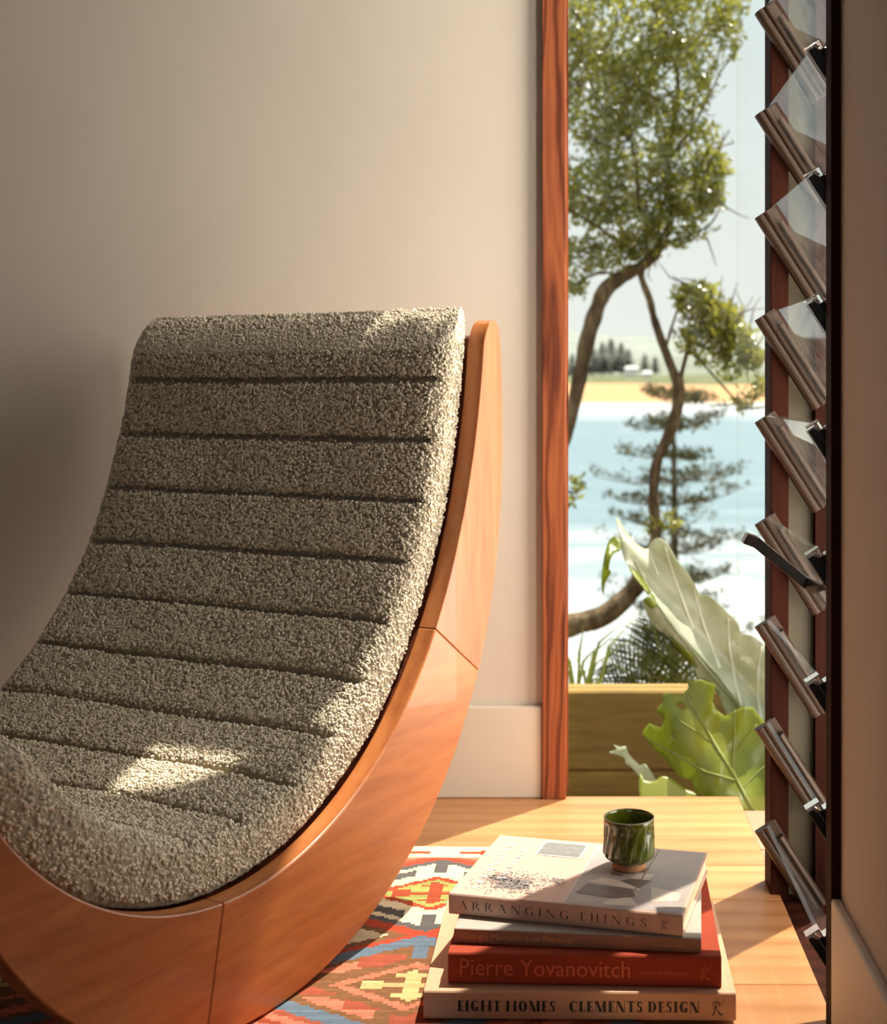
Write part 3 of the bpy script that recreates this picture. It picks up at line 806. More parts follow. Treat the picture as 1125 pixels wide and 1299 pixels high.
print_('cover_photograph', M['print_mauve'], [[(0.1365, 0.004), (L4 - 0.003, 0.004), (L4 - 0.003, 0.203), (0.1365, 0.203)]], 0)
print_('cover_photograph', M['print_pale'], [[(0.006, 0.168), (0.1345, 0.168), (0.1345, 0.1685), (0.006, 0.1685)], [(0.1345, 0.004), (0.1365, 0.004), (0.1365, 0.203), (0.1345, 0.203)],
                                             [(0.232, 0.03), (0.262, 0.04), (0.262, 0.062), (0.225, 0.075)], [(0.150, 0.075), (0.165, 0.090), (0.205, 0.078), (0.215, 0.06)], [(0.180, 0.010), (0.188, 0.035), (0.208, 0.035), (0.222, 0.012)],
                                             [(0.196, 0.095), (0.218, 0.095), (0.222, 0.115), (0.200, 0.112)], [(0.186, 0.126), (0.198, 0.126), (0.204, 0.150), (0.192, 0.150)], [(0.188, 0.160), (0.204, 0.160), (0.208, 0.196), (0.192, 0.196)]], 1)
print_('cover_photograph', M['print_dark'], [[(0.142, 0.035), (0.150, 0.068), (0.205, 0.062), (0.212, 0.040), (0.19, 0.028)], [(0.185, 0.084), (0.212, 0.066), (0.222, 0.094), (0.196, 0.094)],
                                             [(0.207, 0.06), (0.2085, 0.06), (0.2135, 0.2), (0.212, 0.2)], [(0.200, 0.118), (0.21, 0.118), (0.212, 0.134), (0.204, 0.134)], [(0.168, 0.11), (0.183, 0.106), (0.186, 0.1), (0.17, 0.103)]], 2)
print_('framed_picture', M['print_white'], [[(0.064, 0.146), (0.122, 0.146), (0.122, 0.196), (0.064, 0.196)]], 3)
print_('framed_picture', M['print_grey'], [[(0.066, 0.148), (0.120, 0.148), (0.120, 0.194), (0.066, 0.194)]], 4)
bl = []
rs = random.Random(3)
for k_ in range(1100):
    a_ = rs.gauss(0, 1); c_ = rs.gauss(0, 1)
    x, y = 0.066 + a_ * 0.021, 0.046 + c_ * 0.017
    if k_ % 5 == 0: x, y = 0.042 + a_ * 0.010, 0.060 + c_ * 0.008
    if k_ % 17 == 0: x, y = 0.112 + a_ * 0.008, 0.066 + c_ * 0.008
    if not (0.012 < x < 0.133 and 0.004 < y < 0.105): continue
    r_ = rs.uniform(0.0007, 0.0030) * (1.2 if abs(a_) < 0.9 and abs(c_) < 0.9 else 0.6); n_ = 6
    bl.append([(x + r_ * rs.uniform(0.5, 1.2) * math.cos(2 * math.pi * j / n_), y + r_ * rs.uniform(0.4, 0.9) * math.sin(2 * math.pi * j / n_)) for j in range(n_)])
bo = print_('blossom_print', M['print_leaf'], bl, 1.0); tag(bo, kind='stuff')
sf3 = Serif(0.13, 0.05, 0.03, 0.03)
for txt, x0_, ya, yb in (('ARRANGING', 0.030, 0.018, 0.176), ('THINGS', 0.052, 0.054, 0.160)):
    P_, wd = sf3.text(txt, 0.62, 0.8); kk = (yb - ya) / wd
    polys_mesh('cover_lettering', P_, lambda x, y, k_: on_cover(x0_ - y * 0.0105, ya + x * kk, 5 + (k_ % 7) * 0.02), M['print_white'], b4)

# ------------------------------------------------------------------ the cup
cup = empty('ceramic_cup', (0.0815, 1.634, Z4 + zt + 0.0008))
tag(cup, 'small green glazed cup with slanting carved flutes, standing on the topmost book', 'cup')
q = NM('green_glaze'); v = q.coords(); n_ = q.noise(v, 60, 4)
q.base(q.ramp(n_, [(0.3, lin(66, 74, 14)), (0.6, lin(96, 102, 24)), (0.85, lin(124, 128, 36))])); q.set(0.16, 0, 0.6, 0.5); M['glaze'] = q.m
M['clay'] = plain('bare_clay', lin(176, 124, 86), 0.8)
NF = 16; na = 192
prof = [(0.0135, 0.0072), (0.0205, 0.0080), (0.0262, 0.0112), (0.0305, 0.0150), (0.0322, 0.0180), (0.0322, 0.0215), (0.0320, 0.028), (0.0318, 0.036), (0.0315, 0.044), (0.0312, 0.0515), (0.0310, 0.055), (0.0308, 0.0585), (0.0306, 0.0612), (0.0300, 0.0620), (0.0294, 0.0613)]
rings = []
for r_, z_ in prof:
    rg = []
    for j in range(na):
        t_ = 2 * math.pi * j / na
        fl_ = ((t_ * NF / (2 * math.pi) - (z_ - 0.015) / 0.038 * 0.95) % 1.0)
        dep = 0.0
        if 0.0100 < z_ < 0.0560:
            k_ = min(1, (z_ - 0.010) / 0.006, (0.0560 - z_) / 0.004)
            dep = 0.0019 * k_ * (1 - abs(2 * fl_ - 1) ** 1.0) if False else 0.0030 * k_ * (1 - fl_)
        rg.append(((r_ - dep) * math.cos(t_), (r_ - dep) * math.sin(t_), z_))
    rings.append(rg)
for r_, z_ in [(0.0286, 0.058), (0.0284, 0.045), (0.0282, 0.030), (0.027, 0.020), (0.022, 0.0135), (0.012, 0.0115), (0.0, 0.011)]:
    rings.append([(r_ * math.cos(2 * math.pi * j / na), r_ * math.sin(2 * math.pi * j / na), z_) for j in range(na)])
vs = [p for rg in rings for p in rg]
fs = [(i * na + j, i * na + (j + 1) % na, (i + 1) * na + (j + 1) % na, (i + 1) * na + j) for i in range(len(rings) - 1) for j in range(na)]
bodyc = MB().add(vs, fs).build('cup_body', M['glaze'], cup, smooth=True)
MB().lathe([(0.0, 0.0014), (0.0155, 0.0012), (0.0168, 0.0), (0.0196, 0.0), (0.0206, 0.0015), (0.0204, 0.0065), (0.0195, 0.0085), (0.0, 0.0088)], n=64).build('foot_ring', M['clay'], cup, smooth=True)
MB().lathe([(0.0302 + 0.0010 * math.cos(a_), 0.0615 + 0.0010 * math.sin(a_)) for a_ in np.linspace(0, 2 * math.pi, 9)], n=96).build('rim', plain('pale_rim_glaze', lin(150, 138, 110), 0.2), cup, smooth=True)

#EXTERIOR#
# ------------------------------------------------------------------ outside: ground, sea, far shore
def leaf_mat(name, stops, trans=0.5, rough=0.4, tcol=None, per_island=True, scale=20, gloss=0.06):
    q = NM(name); q.t.nodes.remove(q.b)
    if per_island:
        g = q.n('ShaderNodeNewGeometry'); fac = g.outputs['Random Per Island']
    else:
        fac = q.noise(q.coords(), scale, 4)
    c = q.ramp(fac, stops)
    df = q.n('ShaderNodeBsdfDiffuse'); tl = q.n('ShaderNodeBsdfTranslucent'); gl = q.n('ShaderNodeBsdfGlossy'); gl.inputs['Roughness'].default_value = rough
    q.l(c, df.inputs[0])
    if tcol: q.l(q.mix(0.8, c, tcol), tl.inputs[0])
    else: q.l(c, tl.inputs[0])
    m1 = q.n('ShaderNodeMixShader'); m1.inputs[0].default_value = trans; q.l(df.outputs[0], m1.inputs[1]); q.l(tl.outputs[0], m1.inputs[2])
    m2 = q.n('ShaderNodeMixShader'); m2.inputs[0].default_value = gloss; q.l(m1.outputs[0], m2.inputs[1]); q.l(gl.outputs[0], m2.inputs[2])
    q.l(m2.outputs[0], q.out.inputs[0]); return q.m


SEA = -7.3
M['soil'] = plain('garden_soil', lin(92, 80, 48), 0.95, 0, 0.1, 0.35, 3.0)
gp = [(2.30, -0.30), (3.3, -0.42), (3.6, -0.75), (6, -1.75), (10, -3.2), (16, -5.2), (22, -7.0), (26, -8.2)]
vs = []; fs = []
nxg = 40
for (Y, Z) in gp:
    for i in range(nxg + 1):
        X = -14 + 28 * i / nxg
        vs.append((X, Y, Z + (0.25 * noise.noise(Vector((X * 0.4, Y * 0.4, 0))) if Y > 3.4 else 0.01 * noise.noise(Vector((X * 6, Y * 6, 0))))))
for r_ in range(len(gp) - 1):
    for i in range(nxg): a_ = r_ * (nxg + 1) + i; fs.append((a_, a_ + 1, a_ + nxg + 2, a_ + nxg + 1))
tag(MB().add(vs, fs).build('garden_ground', M['soil'], smooth=True), 'sloping garden soil dropping from the house to the sea', kind='structure')

q = NM('sea_water'); v = q.coords((1, 1, 1))
big = q.noise(q.coords((0.010, 0.035, 1)), 1.0, 6, 0.62, 0.6); sml = q.noise(q.coords((0.10, 0.30, 1)), 1.0, 6, 0.6, 0.4)
sp = q.n('ShaderNodeSeparateXYZ'); tcn = q.n('ShaderNodeTexCoord'); q.l(tcn.outputs['Object'], sp.inputs[0])
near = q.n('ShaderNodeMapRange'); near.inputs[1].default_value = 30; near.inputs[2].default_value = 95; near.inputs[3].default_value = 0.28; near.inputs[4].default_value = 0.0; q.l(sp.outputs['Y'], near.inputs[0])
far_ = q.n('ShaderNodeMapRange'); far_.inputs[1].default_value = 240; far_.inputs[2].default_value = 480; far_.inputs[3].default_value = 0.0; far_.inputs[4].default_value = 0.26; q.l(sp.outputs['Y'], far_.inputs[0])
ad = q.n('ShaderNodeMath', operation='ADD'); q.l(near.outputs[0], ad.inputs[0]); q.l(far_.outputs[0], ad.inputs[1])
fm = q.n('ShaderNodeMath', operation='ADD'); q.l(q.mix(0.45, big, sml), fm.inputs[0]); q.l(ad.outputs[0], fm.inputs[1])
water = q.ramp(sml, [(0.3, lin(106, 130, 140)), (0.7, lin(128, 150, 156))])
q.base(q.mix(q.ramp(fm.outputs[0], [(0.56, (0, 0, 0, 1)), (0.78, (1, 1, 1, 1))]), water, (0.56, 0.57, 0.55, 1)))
q.set(0.35, 0, 0.35); q.bump(sml, 0.6, 0.6)
sea_v = []; sea_f = []
ysr = [22, 40, 60, 90, 130, 200, 320, 520, 800]
for Y in ysr: sea_v += [(-900, Y, SEA), (900, Y, SEA)]
sea_f = [(2 * i, 2 * i + 1, 2 * i + 3, 2 * i + 2) for i in range(len(ysr) - 1)]
tag(MB().add(sea_v, sea_f).build('sea', q.m), 'pale blue bay with white surf', kind='structure')


def strip(name, rows, mat, label, jitter=0.0, seed=0.0, xs_=(-500, 700), n=120, smooth=True):
    vs = []; fs = []
    for r_, (Y, Z, amp) in enumerate(rows):
        for i in range(n + 1):
            X = xs_[0] + (xs_[1] - xs_[0]) * i / n
            vs.append((X, Y + jitter * noise.noise(Vector((X * 0.012 + seed, r_ * 3.1, 2))), Z + amp * noise.fractal(Vector((X * 0.009 + seed, r_ * 0.8 + seed, 0)), 1.0, 2.0, 4)))
    for r_ in range(len(rows) - 1):
        for i in range(n): a_ = r_ * (n + 1) + i; fs.append((a_, a_ + 1, a_ + n + 2, a_ + n + 1))
    o = MB().add(vs, fs).build(name, mat, smooth=smooth); tag(o, label, kind='structure'); return o


M['sand'] = plain('beach_sand', lin(198, 156, 114), 0.9, 0, 0.1, 0.05, 0.05)
M['scrub'] = plain('dune_scrub', lin(120, 122, 92), 0.95, 0, 0.1, 0.2, 0.06)
M['hill'] = plain('wooded_hill', lin(136, 140, 126), 0.95, 0, 0.1, 0.16, 0.02)  # distance haze is put into this pale green-grey
M['far_hill'] = plain('distant_hill', lin(150, 154, 144), 0.95, 0, 0.1, 0.08, 0.01)  # paler still: the headland's haze is mixed into its base colour
strip('beach', [(640, SEA - 0.6, 0.1), (700, SEA + 1.6, 0.3), (760, SEA + 9.0, 1.2), (800, SEA + 11, 1.0)], M['sand'], 'strip of orange sand across the bay', 30)
strip('dune', [(756, SEA + 6.5, 1.2), (772, SEA + 12.5, 1.6), (860, SEA + 15.5, 1.5), (960, SEA + 16, 1.0)], M['scrub'], 'low green scrub behind the sand', 14, 3.0)
strip('wooded_hill', [(940, SEA + 10, 2), (1060, SEA + 20, 5), (1250, SEA + 34, 6), (1500, SEA + 38, 5)], M['hill'], 'low hazy wooded slope behind the beach', 0, 9.0)
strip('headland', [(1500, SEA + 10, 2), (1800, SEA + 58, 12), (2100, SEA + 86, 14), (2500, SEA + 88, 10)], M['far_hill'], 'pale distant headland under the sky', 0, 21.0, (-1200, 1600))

# far pines on the shore and two white houses
M['far_pine'] = leaf_mat('far_pine_needles', [(0.0, lin(84, 86, 70)), (1.0, lin(112, 112, 92))], 0.1)
M['far_trunk'] = plain('far_trunk', lin(80, 66, 50), 0.9)
pl = [(752, 437, 478), (764, 432, 478), (775, 427, 477), (788, 433, 476), (797, 441, 474), (818, 448, 474), (831, 451, 475), (741, 446, 479), (726, 447, 480)]
words = ['tallest dark pine in the far clump across the bay', 'dark pine left of the tallest one across the bay', 'dark pine right of the tallest one across the bay', 'shorter dark pine at the right edge of the far clump',
         'small lone pine right of the white far house', 'smallest far pine, rightmost on the shore', 'short pine at the left of the far clump', 'leftmost far pine beside the timber jamb', 'dark pine between clump and leftmost far pines']
order = {2: 0, 1: 1, 3: 2, 4: 3, 5: 4, 6: 5, 7: 6, 8: 7, 0: 8}
for i, (px_, yt, yb) in enumerate(pl):
    Y = (874, 850, 898, 874, 850, 850, 870, 898, 850)[i]; b = at(px_, yb, Y); t_ = at(px_, yt, Y); H_ = t_.z - b.z
    b.z -= 2; root = empty('shore_pine', b); tag(root, words[order[i]], 'tree', 'pines on the far shore')
    MB().tube([(0, 0, 0), (0, 0, H_ * 0.6)], 0.5, 6).build('trunk', M['far_trunk'], root)
    rs = random.Random(i); m = MB()
    for k_ in range(13):
        f_ = k_ / 12; z_ = 2 + H_ * (0.12 + 0.84 * f_); r_ = (1 - f_) ** 0.7 * H_ * 0.30 + 0.4
        for j in range(7):
            a_ = j / 7 * 6.283 + k_ * 0.9 + rs.uniform(-.2, .2); rr_ = r_ * rs.uniform(0.75, 1.15); c_, s_ = math.cos(a_), math.sin(a_)
            wv = Vector((-s_, c_, 0)) * rr_ * 0.36
            tipv = Vector((c_ * rr_, s_ * rr_, z_ - rr_ * 0.10)); bs = Vector((0, 0, z_ + rr_ * 0.12)); up_ = Vector((0, 0, H_ * 0.045))
            m.add([bs, tipv + wv, tipv - wv, tipv * 0.75 + Vector((0, 0, z_ * 0.25)) + up_, bs - up_ * 1.2], [(0, 1, 3), (0, 3, 2), (1, 2, 3), (4, 2, 1), (0, 4, 1), (0, 2, 4)])
    m.build('foliage', M['far_pine'], root)
M['house_white'] = plain('white_render', (0.82, 0.80, 0.76, 1), 0.7)
M['house_roof'] = plain('pale_roof', (0.72, 0.70, 0.68, 1), 0.5)
for px_, py_, wpx, lab in ((801, 469, 16, 'white far house with pale roof beside the dark pines'), (821, 475, 12, 'low white far house nearer the sand')):
    Y = 806 if wpx == 12 else 822; c_ = at(px_, py_, Y); wq = wpx * Y / F; hq = 6 * Y / F * 0.55
    root = empty('far_house', (c_.x, Y, c_.z - 4)); tag(root, lab, 'house', 'houses across the bay')
    MB().box((-wq / 2, 0, 0), (wq / 2, 6, 3 + hq)).build('wall', M['house_white'], root)
    MB().prism([(-wq * 0.56, -0.6, 3 + hq), (wq * 0.56, -0.6, 3 + hq), (wq * 0.42, 3, 4.4 + hq), (-wq * 0.42, 3, 4.4 + hq)], (0, 0.4, 0.25)).build('roof', M['house_roof'], root)
    for k_ in (-0.28, 0.05, 0.3): MB().box((wq * k_, -0.05, 3.5), (wq * k_ + wq * 0.14, 0.02, 3 + hq * 0.8)).build('window', M['black'], root)

# ------------------------------------------------------------------ coastal tree
q = NM('mottled_bark'); n1 = q.noise(q.coords((3, 3, 1)), 5.0, 6, 0.65); n2 = q.noise(q.coords((1, 1, .5)), 40.0, 4)
q.base(q.mix(0.45, q.ramp(n1, [(0.38, lin(62, 46, 32)), (0.5, lin(108, 86, 62)), (0.64, lin(176, 152, 118))]), q.ramp(n2, [(0.3, lin(52, 40, 28)), (0.7, lin(126, 104, 78))])))
q.set(0.9, 0, 0.2); q.bump(n2, 0.8, 0.02); M['bark'] = q.m
M['leafy'] = leaf_mat('coastal_leaves', [(0.0, lin(52, 60, 20)), (0.45, lin(96, 104, 32)), (0.8, lin(150, 150, 52)), (1.0, lin(190, 176, 78))], 0.50, 0.28, (0.62, 0.60, 0.07, 1), gloss=0.16)
TY = 6.0


def px_tube(pts, Y, jit=0.0, seed=0, n=9):
    """pts: (x, y, width in pixels, depth offset)"""
    P = []; Rr = []
    k = len(pts)
    for i in range(k - 1):
        for s_ in range(5):
            t_ = s_ / 5
            def cr(c):
                p0, p1, p2, p3 = pts[max(i - 1, 0)][c], pts[i][c], pts[i + 1][c], pts[min(i + 2, k - 1)][c]
                return 0.5 * (2 * p1 + (p2 - p0) * t_ + (2 * p0 - 5 * p1 + 4 * p2 - p3) * t_ * t_ + (3 * p1 - p0 - 3 * p2 + p3) * t_ ** 3)
            Yd = Y + cr(3); P.append(at(cr(0), cr(1), Yd)); Rr.append(max(0.002, cr(2) * Yd / F / 2 * (1 + jit * noise.noise(Vector((i + t_, seed, 0)) * 2))))
    x, y, w_, d_ = pts[-1]; P.append(at(x, y, Y + d_)); Rr.append(w_ * (Y + d_) / F / 2)
    return MB().tube(P, Rr, n)


tb = at(600, 900, TY); tb.z = -2.0
tree = empty('coastal_tree', tb); tag(tree, 'leaning coastal tree with mottled trunk and yellow-green leaves outside the window', 'tree')
OT = tuple(tb)
px_tube([(560, 1150, 46, 0.1), (590, 960, 42, 0.1), (640, 850, 36, 0), (690, 805, 32, 0), (729, 792, 29, 0), (768, 780, 27, 0), (806, 745, 24, 0), (828, 705, 20, 0), (832, 671, 15, 0), (829, 632, 14, 0), (833, 588, 14, 0), (848, 553, 15, 0), (859, 519, 15, 0), (861, 490, 16, 0), (855, 474, 13, 0), (842, 440, 11, 0), (830, 405, 10, 0), (824, 380, 9, 0), (813, 348, 9, 0), (822, 330, 8, 0.1), (838, 300, 6, .1)], TY, 0.25, 1).build('trunk', M['bark'], tree, OT, smooth=True)
px_tube([(585, 970, 30, 0.25), (620, 800, 26, 0.2), (680, 640, 20, 0.1), (713, 565, 17, 0), (726, 520, 17, 0), (737, 470, 19, 0), (745, 430, 21, 0), (756, 395, 20, 0), (768, 368, 21, 0), (790, 350, 18, 0), (818, 334, 15, 0), (838, 310, 12, 0), (852, 270, 10, 0), (848, 200, 8, 0.1), (860, 110, 6, 0.1), (850, 20, 4, 0.2)], TY, 0.25, 5).build('trunk', M['bark'], tree, OT, smooth=True)
brs = [[(861, 488, 8, 0), (868, 460, 6, 0), (876, 430, 6, 0), (890, 405, 4, 0), (905, 380, 3, 0)], [(874, 445, 4, 0), (892, 462, 4, 0), (910, 482, 3, 0), (938, 512, 3, 0), (955, 520, 2, 0)],
       [(838, 312, 7, 0), (812, 270, 6, 0), (808, 220, 5, 0), (798, 160, 4, 0), (790, 80, 3, 0.1)], [(808, 330, 6, 0), (775, 300, 5, 0), (745, 280, 4, -.1), (715, 262, 3, -.2)],
       [(852, 268, 5, 0), (885, 235, 4, 0), (905, 200, 3, 0), (925, 165, 2, 0)], [(838, 310, 6, 0), (870, 300, 4, 0), (900, 285, 3, 0), (915, 260, 2, 0)], [(850, 200, 4, 0.1), (885, 150, 3, 0), (915, 90, 2, 0), (942, 55, 2, 0)],
       [(845, 440, 4, 0), (852, 415, 4, 0), (862, 385, 3, 0)], [(800, 180, 4, 0), (760, 130, 3, 0), (735, 70, 2, 0)], [(900, 390, 3, 0), (925, 400, 2, 0), (945, 430, 2, 0)], [(700, 610, 4, 0.1), (725, 625, 3, 0), (744, 612, 2, 0)],
       [(790, 352, 5, 0), (765, 345, 3, 0), (742, 352, 3, 0), (728, 365, 2, 0)]]
for i, b in enumerate(brs): px_tube(b, TY, 0.2, i, 6).build('branch', M['bark'], tree, OT, smooth=True)
rl = np.random.default_rng(11)
cl = [(785, 45, 85, 2600), (870, 25, 58, 1300), (925, 12, 26, 260), (700, 60, 70, 1100), (650, 150, 80, 900), (755, 130, 66, 1700), (850, 105, 66, 1700), (800, 195, 70, 1900), (873, 185, 40, 800), (905, 215, 24, 320), (750, 245, 55, 1200), (872, 245, 42, 900),
      (800, 280, 50, 1000), (898, 250, 24, 300), (735, 325, 30, 360), (775, 320, 34, 380), (728, 362, 18, 160), (690, 250, 60, 700), (850, 290, 36, 520), (820, 318, 22, 180), (780, -60, 110, 1800), (880, -70, 90, 1200),
      (925, 62, 16, 60), (935, 40, 14, 60), (895, 300, 18, 60),
      (886, 385, 30, 560), (912, 410, 32, 700), (935, 435, 28, 560), (905, 450, 26, 360), (952, 455, 18, 220), (875, 430, 22, 200), (945, 510, 16, 110), (960, 490, 14, 90), (930, 470, 20, 160), (735, 615, 13, 60), (728, 635, 12, 50), (850, 660, 13, 60), (830, 665, 12, 50), (865, 375, 14, 80)]
pts_ = []
for cx_, cy_, r_, n_ in cl:
    c_ = at(cx_, cy_, TY); rm = r_ * TY / F
    d_ = rl.normal(0, 1, (n_, 3)); d_ /= np.linalg.norm(d_, axis=1, keepdims=True); rad = rm * rl.uniform(0.25, 1.0, (n_, 1)) ** 0.55
    p_ = np.array(c_)[None] + d_ * rad * np.array([1, 1.3, 0.9]); pts_.append(p_)
pts_ = np.concatenate(pts_)
# clumps: drop leaves where a coarse noise says gap
kp = np.array([noise.noise(Vector(p) * 6.5) > -0.22 for p in pts_]); pts_ = pts_[kp]
n_ = len(pts_)


def leaf_cloud(name, P, length, width, mat, parent, origin, rng, updir=0.3):
    n = len(P)
    a = rng.normal(0, 1, (n, 3)); a[:, 2] += updir; a /= np.linalg.norm(a, axis=1, keepdims=True)
    b = np.cross(a, rng.normal(0, 1, (n, 3))); b /= np.linalg.norm(b, axis=1, keepdims=True) + 1e-9
    c = np.cross(a, b)
    ln = length * rng.uniform(0.6, 1.3, (n, 1)); wd_ = width * rng.uniform(0.7, 1.3, (n, 1))
    p0 = P; p1 = P + a * ln * 0.5 + b * wd_ * 0.5 + c * wd_ * 0.15; p2 = P + a * ln; p3 = P + a * ln * 0.5 - b * wd_ * 0.5 + c * wd_ * 0.15; pm = P + a * ln * 0.5
    V = np.stack([p0, p1, p2, p3, pm], 1) - np.array(origin)
    f0 = np.array([[0, 1, 4], [1, 2, 4], [0, 4, 3], [4, 2, 3]])
    Fc = f0[None] + (np.arange(n) * 5)[:, None, None]
    return fast_mesh(name, V.reshape(-1, 3), Fc.reshape(-1, 3), mat, parent, smooth=False)


fo = leaf_cloud('foliage', pts_, 0.040, 0.017, M['leafy'], tree, OT, rl); tag(fo, kind='stuff')
tw = MB(); rs = random.Random(5)
for k_ in rl.choice(n_, 320, replace=False):
    p = Vector(pts_[k_]); d_ = Vector((rs.gauss(0, 1), rs.gauss(0, 1), rs.gauss(0.5, 1))).normalized()
    tw.tube([p, p + d_ * 0.08 + Vector((rs.gauss(0, .02), 0, rs.gauss(0, .02))), p + d_ * 0.17], [0.004, 0.003, 0.0015], 4, False)
tag(tw.build('twigs', M['bark'], tree, OT), kind='stuff')

# ------------------------------------------------------------------ young pine in tiers
NYY = 20.0
nb_ = at(856, 905, NYY); nb_.z = -6.3
pine = empty('young_pine', nb_); tag(pine, 'slender young pine with airy tiers of dark tufts in front of the sea', 'tree')
ON = tuple(nb_)
tp = at(853, 470, NYY)
MB().tube([nb_, at(856, 760, NYY), at(855, 600, NYY), tp], [0.09, 0.065, 0.045, 0.012], 7).build('trunk', M['bark'], pine, ON, smooth=True)
M['pine'] = leaf_mat('pine_needles', [(0.0, lin(62, 60, 34)), (0.6, lin(96, 92, 54)), (1.0, lin(128, 122, 76))], 0.25, 0.5)
rp_ = np.random.default_rng(4); rs = random.Random(9)
ty_ = 505; k_ = 0
while ty_ < 880:
    half = 60 + 0.34 * (ty_ - 505) if ty_ < 640 else 108
    zc_ = at(856, ty_, NYY).z; nbr = 5; tuft = []
    for j in range(nbr):
        a_ = 6.283 * j / nbr + k_ * 0.7 + rs.uniform(-0.25, 0.25); Lb = half * NYY / F * rs.uniform(0.45, 1.15); tl_ = rs.uniform(-0.35, 0.05)
        P3 = [Vector((nb_.x, NYY, zc_)) + Vector((math.cos(a_) * Lb * t_, math.sin(a_) * Lb * t_, tl_ * Lb * t_ + 0.30 * Lb * t_ * t_)) for t_ in (0, 0.25, 0.5, 0.75, 1.0)]
        br = MB().tube(P3, [0.018, 0.014, 0.011, 0.008, 0.005], 5).build('branch', M['bark'], pine, ON)
        pts2 = []
        for t_ in np.linspace(0.28, 1.02, 9):
            i_ = min(3, int(t_ * 4)); f_ = t_ * 4 - i_; c_ = P3[i_].lerp(P3[i_ + 1], f_) if t_ <= 1 else P3[4]
            side = Vector((-math.sin(a_), math.cos(a_), 0))
            for sgn in (-1, 0, 1):
                if rs.random() < 0.58: continue
                cc = c_ + side * sgn * rs.uniform(0.10, 0.26) + Vector((0, 0, rs.uniform(0.0, 0.08)))
                pts2.append(rp_.normal(0, 1, (11, 3)) * np.array([0.048, 0.048, 0.030]) + np.array(cc))
        tag(leaf_cloud('needle_tufts', np.concatenate(pts2), 0.10, 0.03, M['pine'], br, ON, rp_, 0.8), kind='stuff')
    ty_ += rs.uniform(30, 40); k_ += 1

# ------------------------------------------------------------------ timber retaining wall
M['sleeper'] = wood('weathered_sleeper', lin(120, 92, 44), lin(156, 124, 64), lin(178, 146, 82), (1.0, 10, 10), rough=0.8, scale=6)
rw = empty('retaining_wall', (0.0, 3.2, -0.6)); tag(rw, 'low retaining wall of weathered horizontal sleepers below the window', 'wall')
zt_ = at(750, 876, 3.2).z
for k_ in range(4):
    MB().box((-1.6, 3.2 + 0.004 * (k_ % 2), zt_ - 0.195 * (k_ + 1) + 0.003), (1.2, 3.28, zt_ - 0.195 * k_)).build('sleeper', M['sleeper'], rw, (0.0, 3.2, -0.6), bevel=0.006, seg=1)

# ------------------------------------------------------------------ broad-leaved plant
def smooth_closed(P, sub=4):
    n = len(P); out = []
    for i in range(n):
        p0, p1, p2, p3 = P[i - 1], P[i], P[(i + 1) % n], P[(i + 2) % n]
        for s_ in range(sub):
            t_ = s_ / sub
            out.append(tuple(0.5 * (2 * p1[c] + (p2[c] - p0[c]) * t_ * 0.8 + (-0.8 * 3 * 0 + 2 * p0[c] * 0) + 0) if False else
                             p1[c] * (1 - t_) ** 2 * (1 + 2 * t_) + p2[c] * t_ ** 2 * (3 - 2 * t_) + 0.4 * ((p2[c] - p0[c]) * t_ * (1 - t_) ** 2 + (p3[c] - p1[c]) * t_ ** 2 * (t_ - 1)) for c in (0, 1)))
    return out


def crop8(P): return [(715 + 0.3002 * x, 640 + 0.3002 * y) for x, y in P]


def leaf_sheet(name, outline, Yf, mat, parent, origin, holes=(), thick=0.0012):
    """a leaf blade: outline in pixels, its depth a smooth function of them"""
    xs_ = [p[0] for p in outline]; ys_ = [p[1] for p in outline]
    bm = bmesh.new()
    vv = [bm.verts.new((x, y, 0)) for x, y in outline]
    es = [bm.edges.new((vv[i], vv[(i + 1) % len(vv)])) for i in range(len(vv))]
    for hq in holes:
        hv = [bm.verts.new((x, y, 0)) for x, y in hq]; es += [bm.edges.new((hv[i], hv[(i + 1) % len(hv)])) for i in range(len(hv))]
    bmesh.ops.triangle_fill(bm, use_beauty=True, use_dissolve=False, edges=es)
    for it in range(3):
        long_ = [e_ for e_ in bm.edges if e_.calc_length() > 7.0]
        if not long_: break
        bmesh.ops.subdivide_edges(bm, edges=long_, cuts=1); bmesh.ops.triangulate(bm, faces=bm.faces)
    for v_ in bm.verts:
        p = at(v_.co.x, v_.co.y, Yf(v_.co.x, v_.co.y)); v_.co = p - Vector(origin)
    bmesh.ops.recalc_face_normals(bm, faces=bm.faces)
    me = bpy.data.meshes.new(name); bm.to_mesh(me); bm.free()
    me.polygons.foreach_set('use_smooth', [True] * len(me.polygons)); me.materials.append(mat)
    o = bpy.data.objects.new(name, me); COL.objects.link(o); o.parent = parent
    sm = o.modifiers.new('thickness', 'SOLIDIFY'); sm.thickness = thick; sm.offset = 0
    return o


def vein(pts, Yf, wpx, mat, parent, origin, off=-0.002, name='vein'):
    P = []; Rr = []
    for i in range(len(pts) - 1):
        for s_ in range(6):
            t_ = s_ / 6; x = pts[i][0] * (1 - t_) + pts[i + 1][0] * t_; y = pts[i][1] * (1 - t_) + pts[i + 1][1] * t_
            Y = Yf(x, y) + off; P.append(at(x, y, Y))
    P.append(at(pts[-1][0], pts[-1][1], Yf(*pts[-1]) + off)); n = len(P)
    Rr = [wpx * 1.5 * 2.6 / F / 2 * (0.45 + 0.55 * i / (n - 1)) for i in range(n)]
    o = MB().tube(P, Rr, 5).build(name, mat, parent, (0, 0, 0) if origin is None else origin, smooth=True); return o


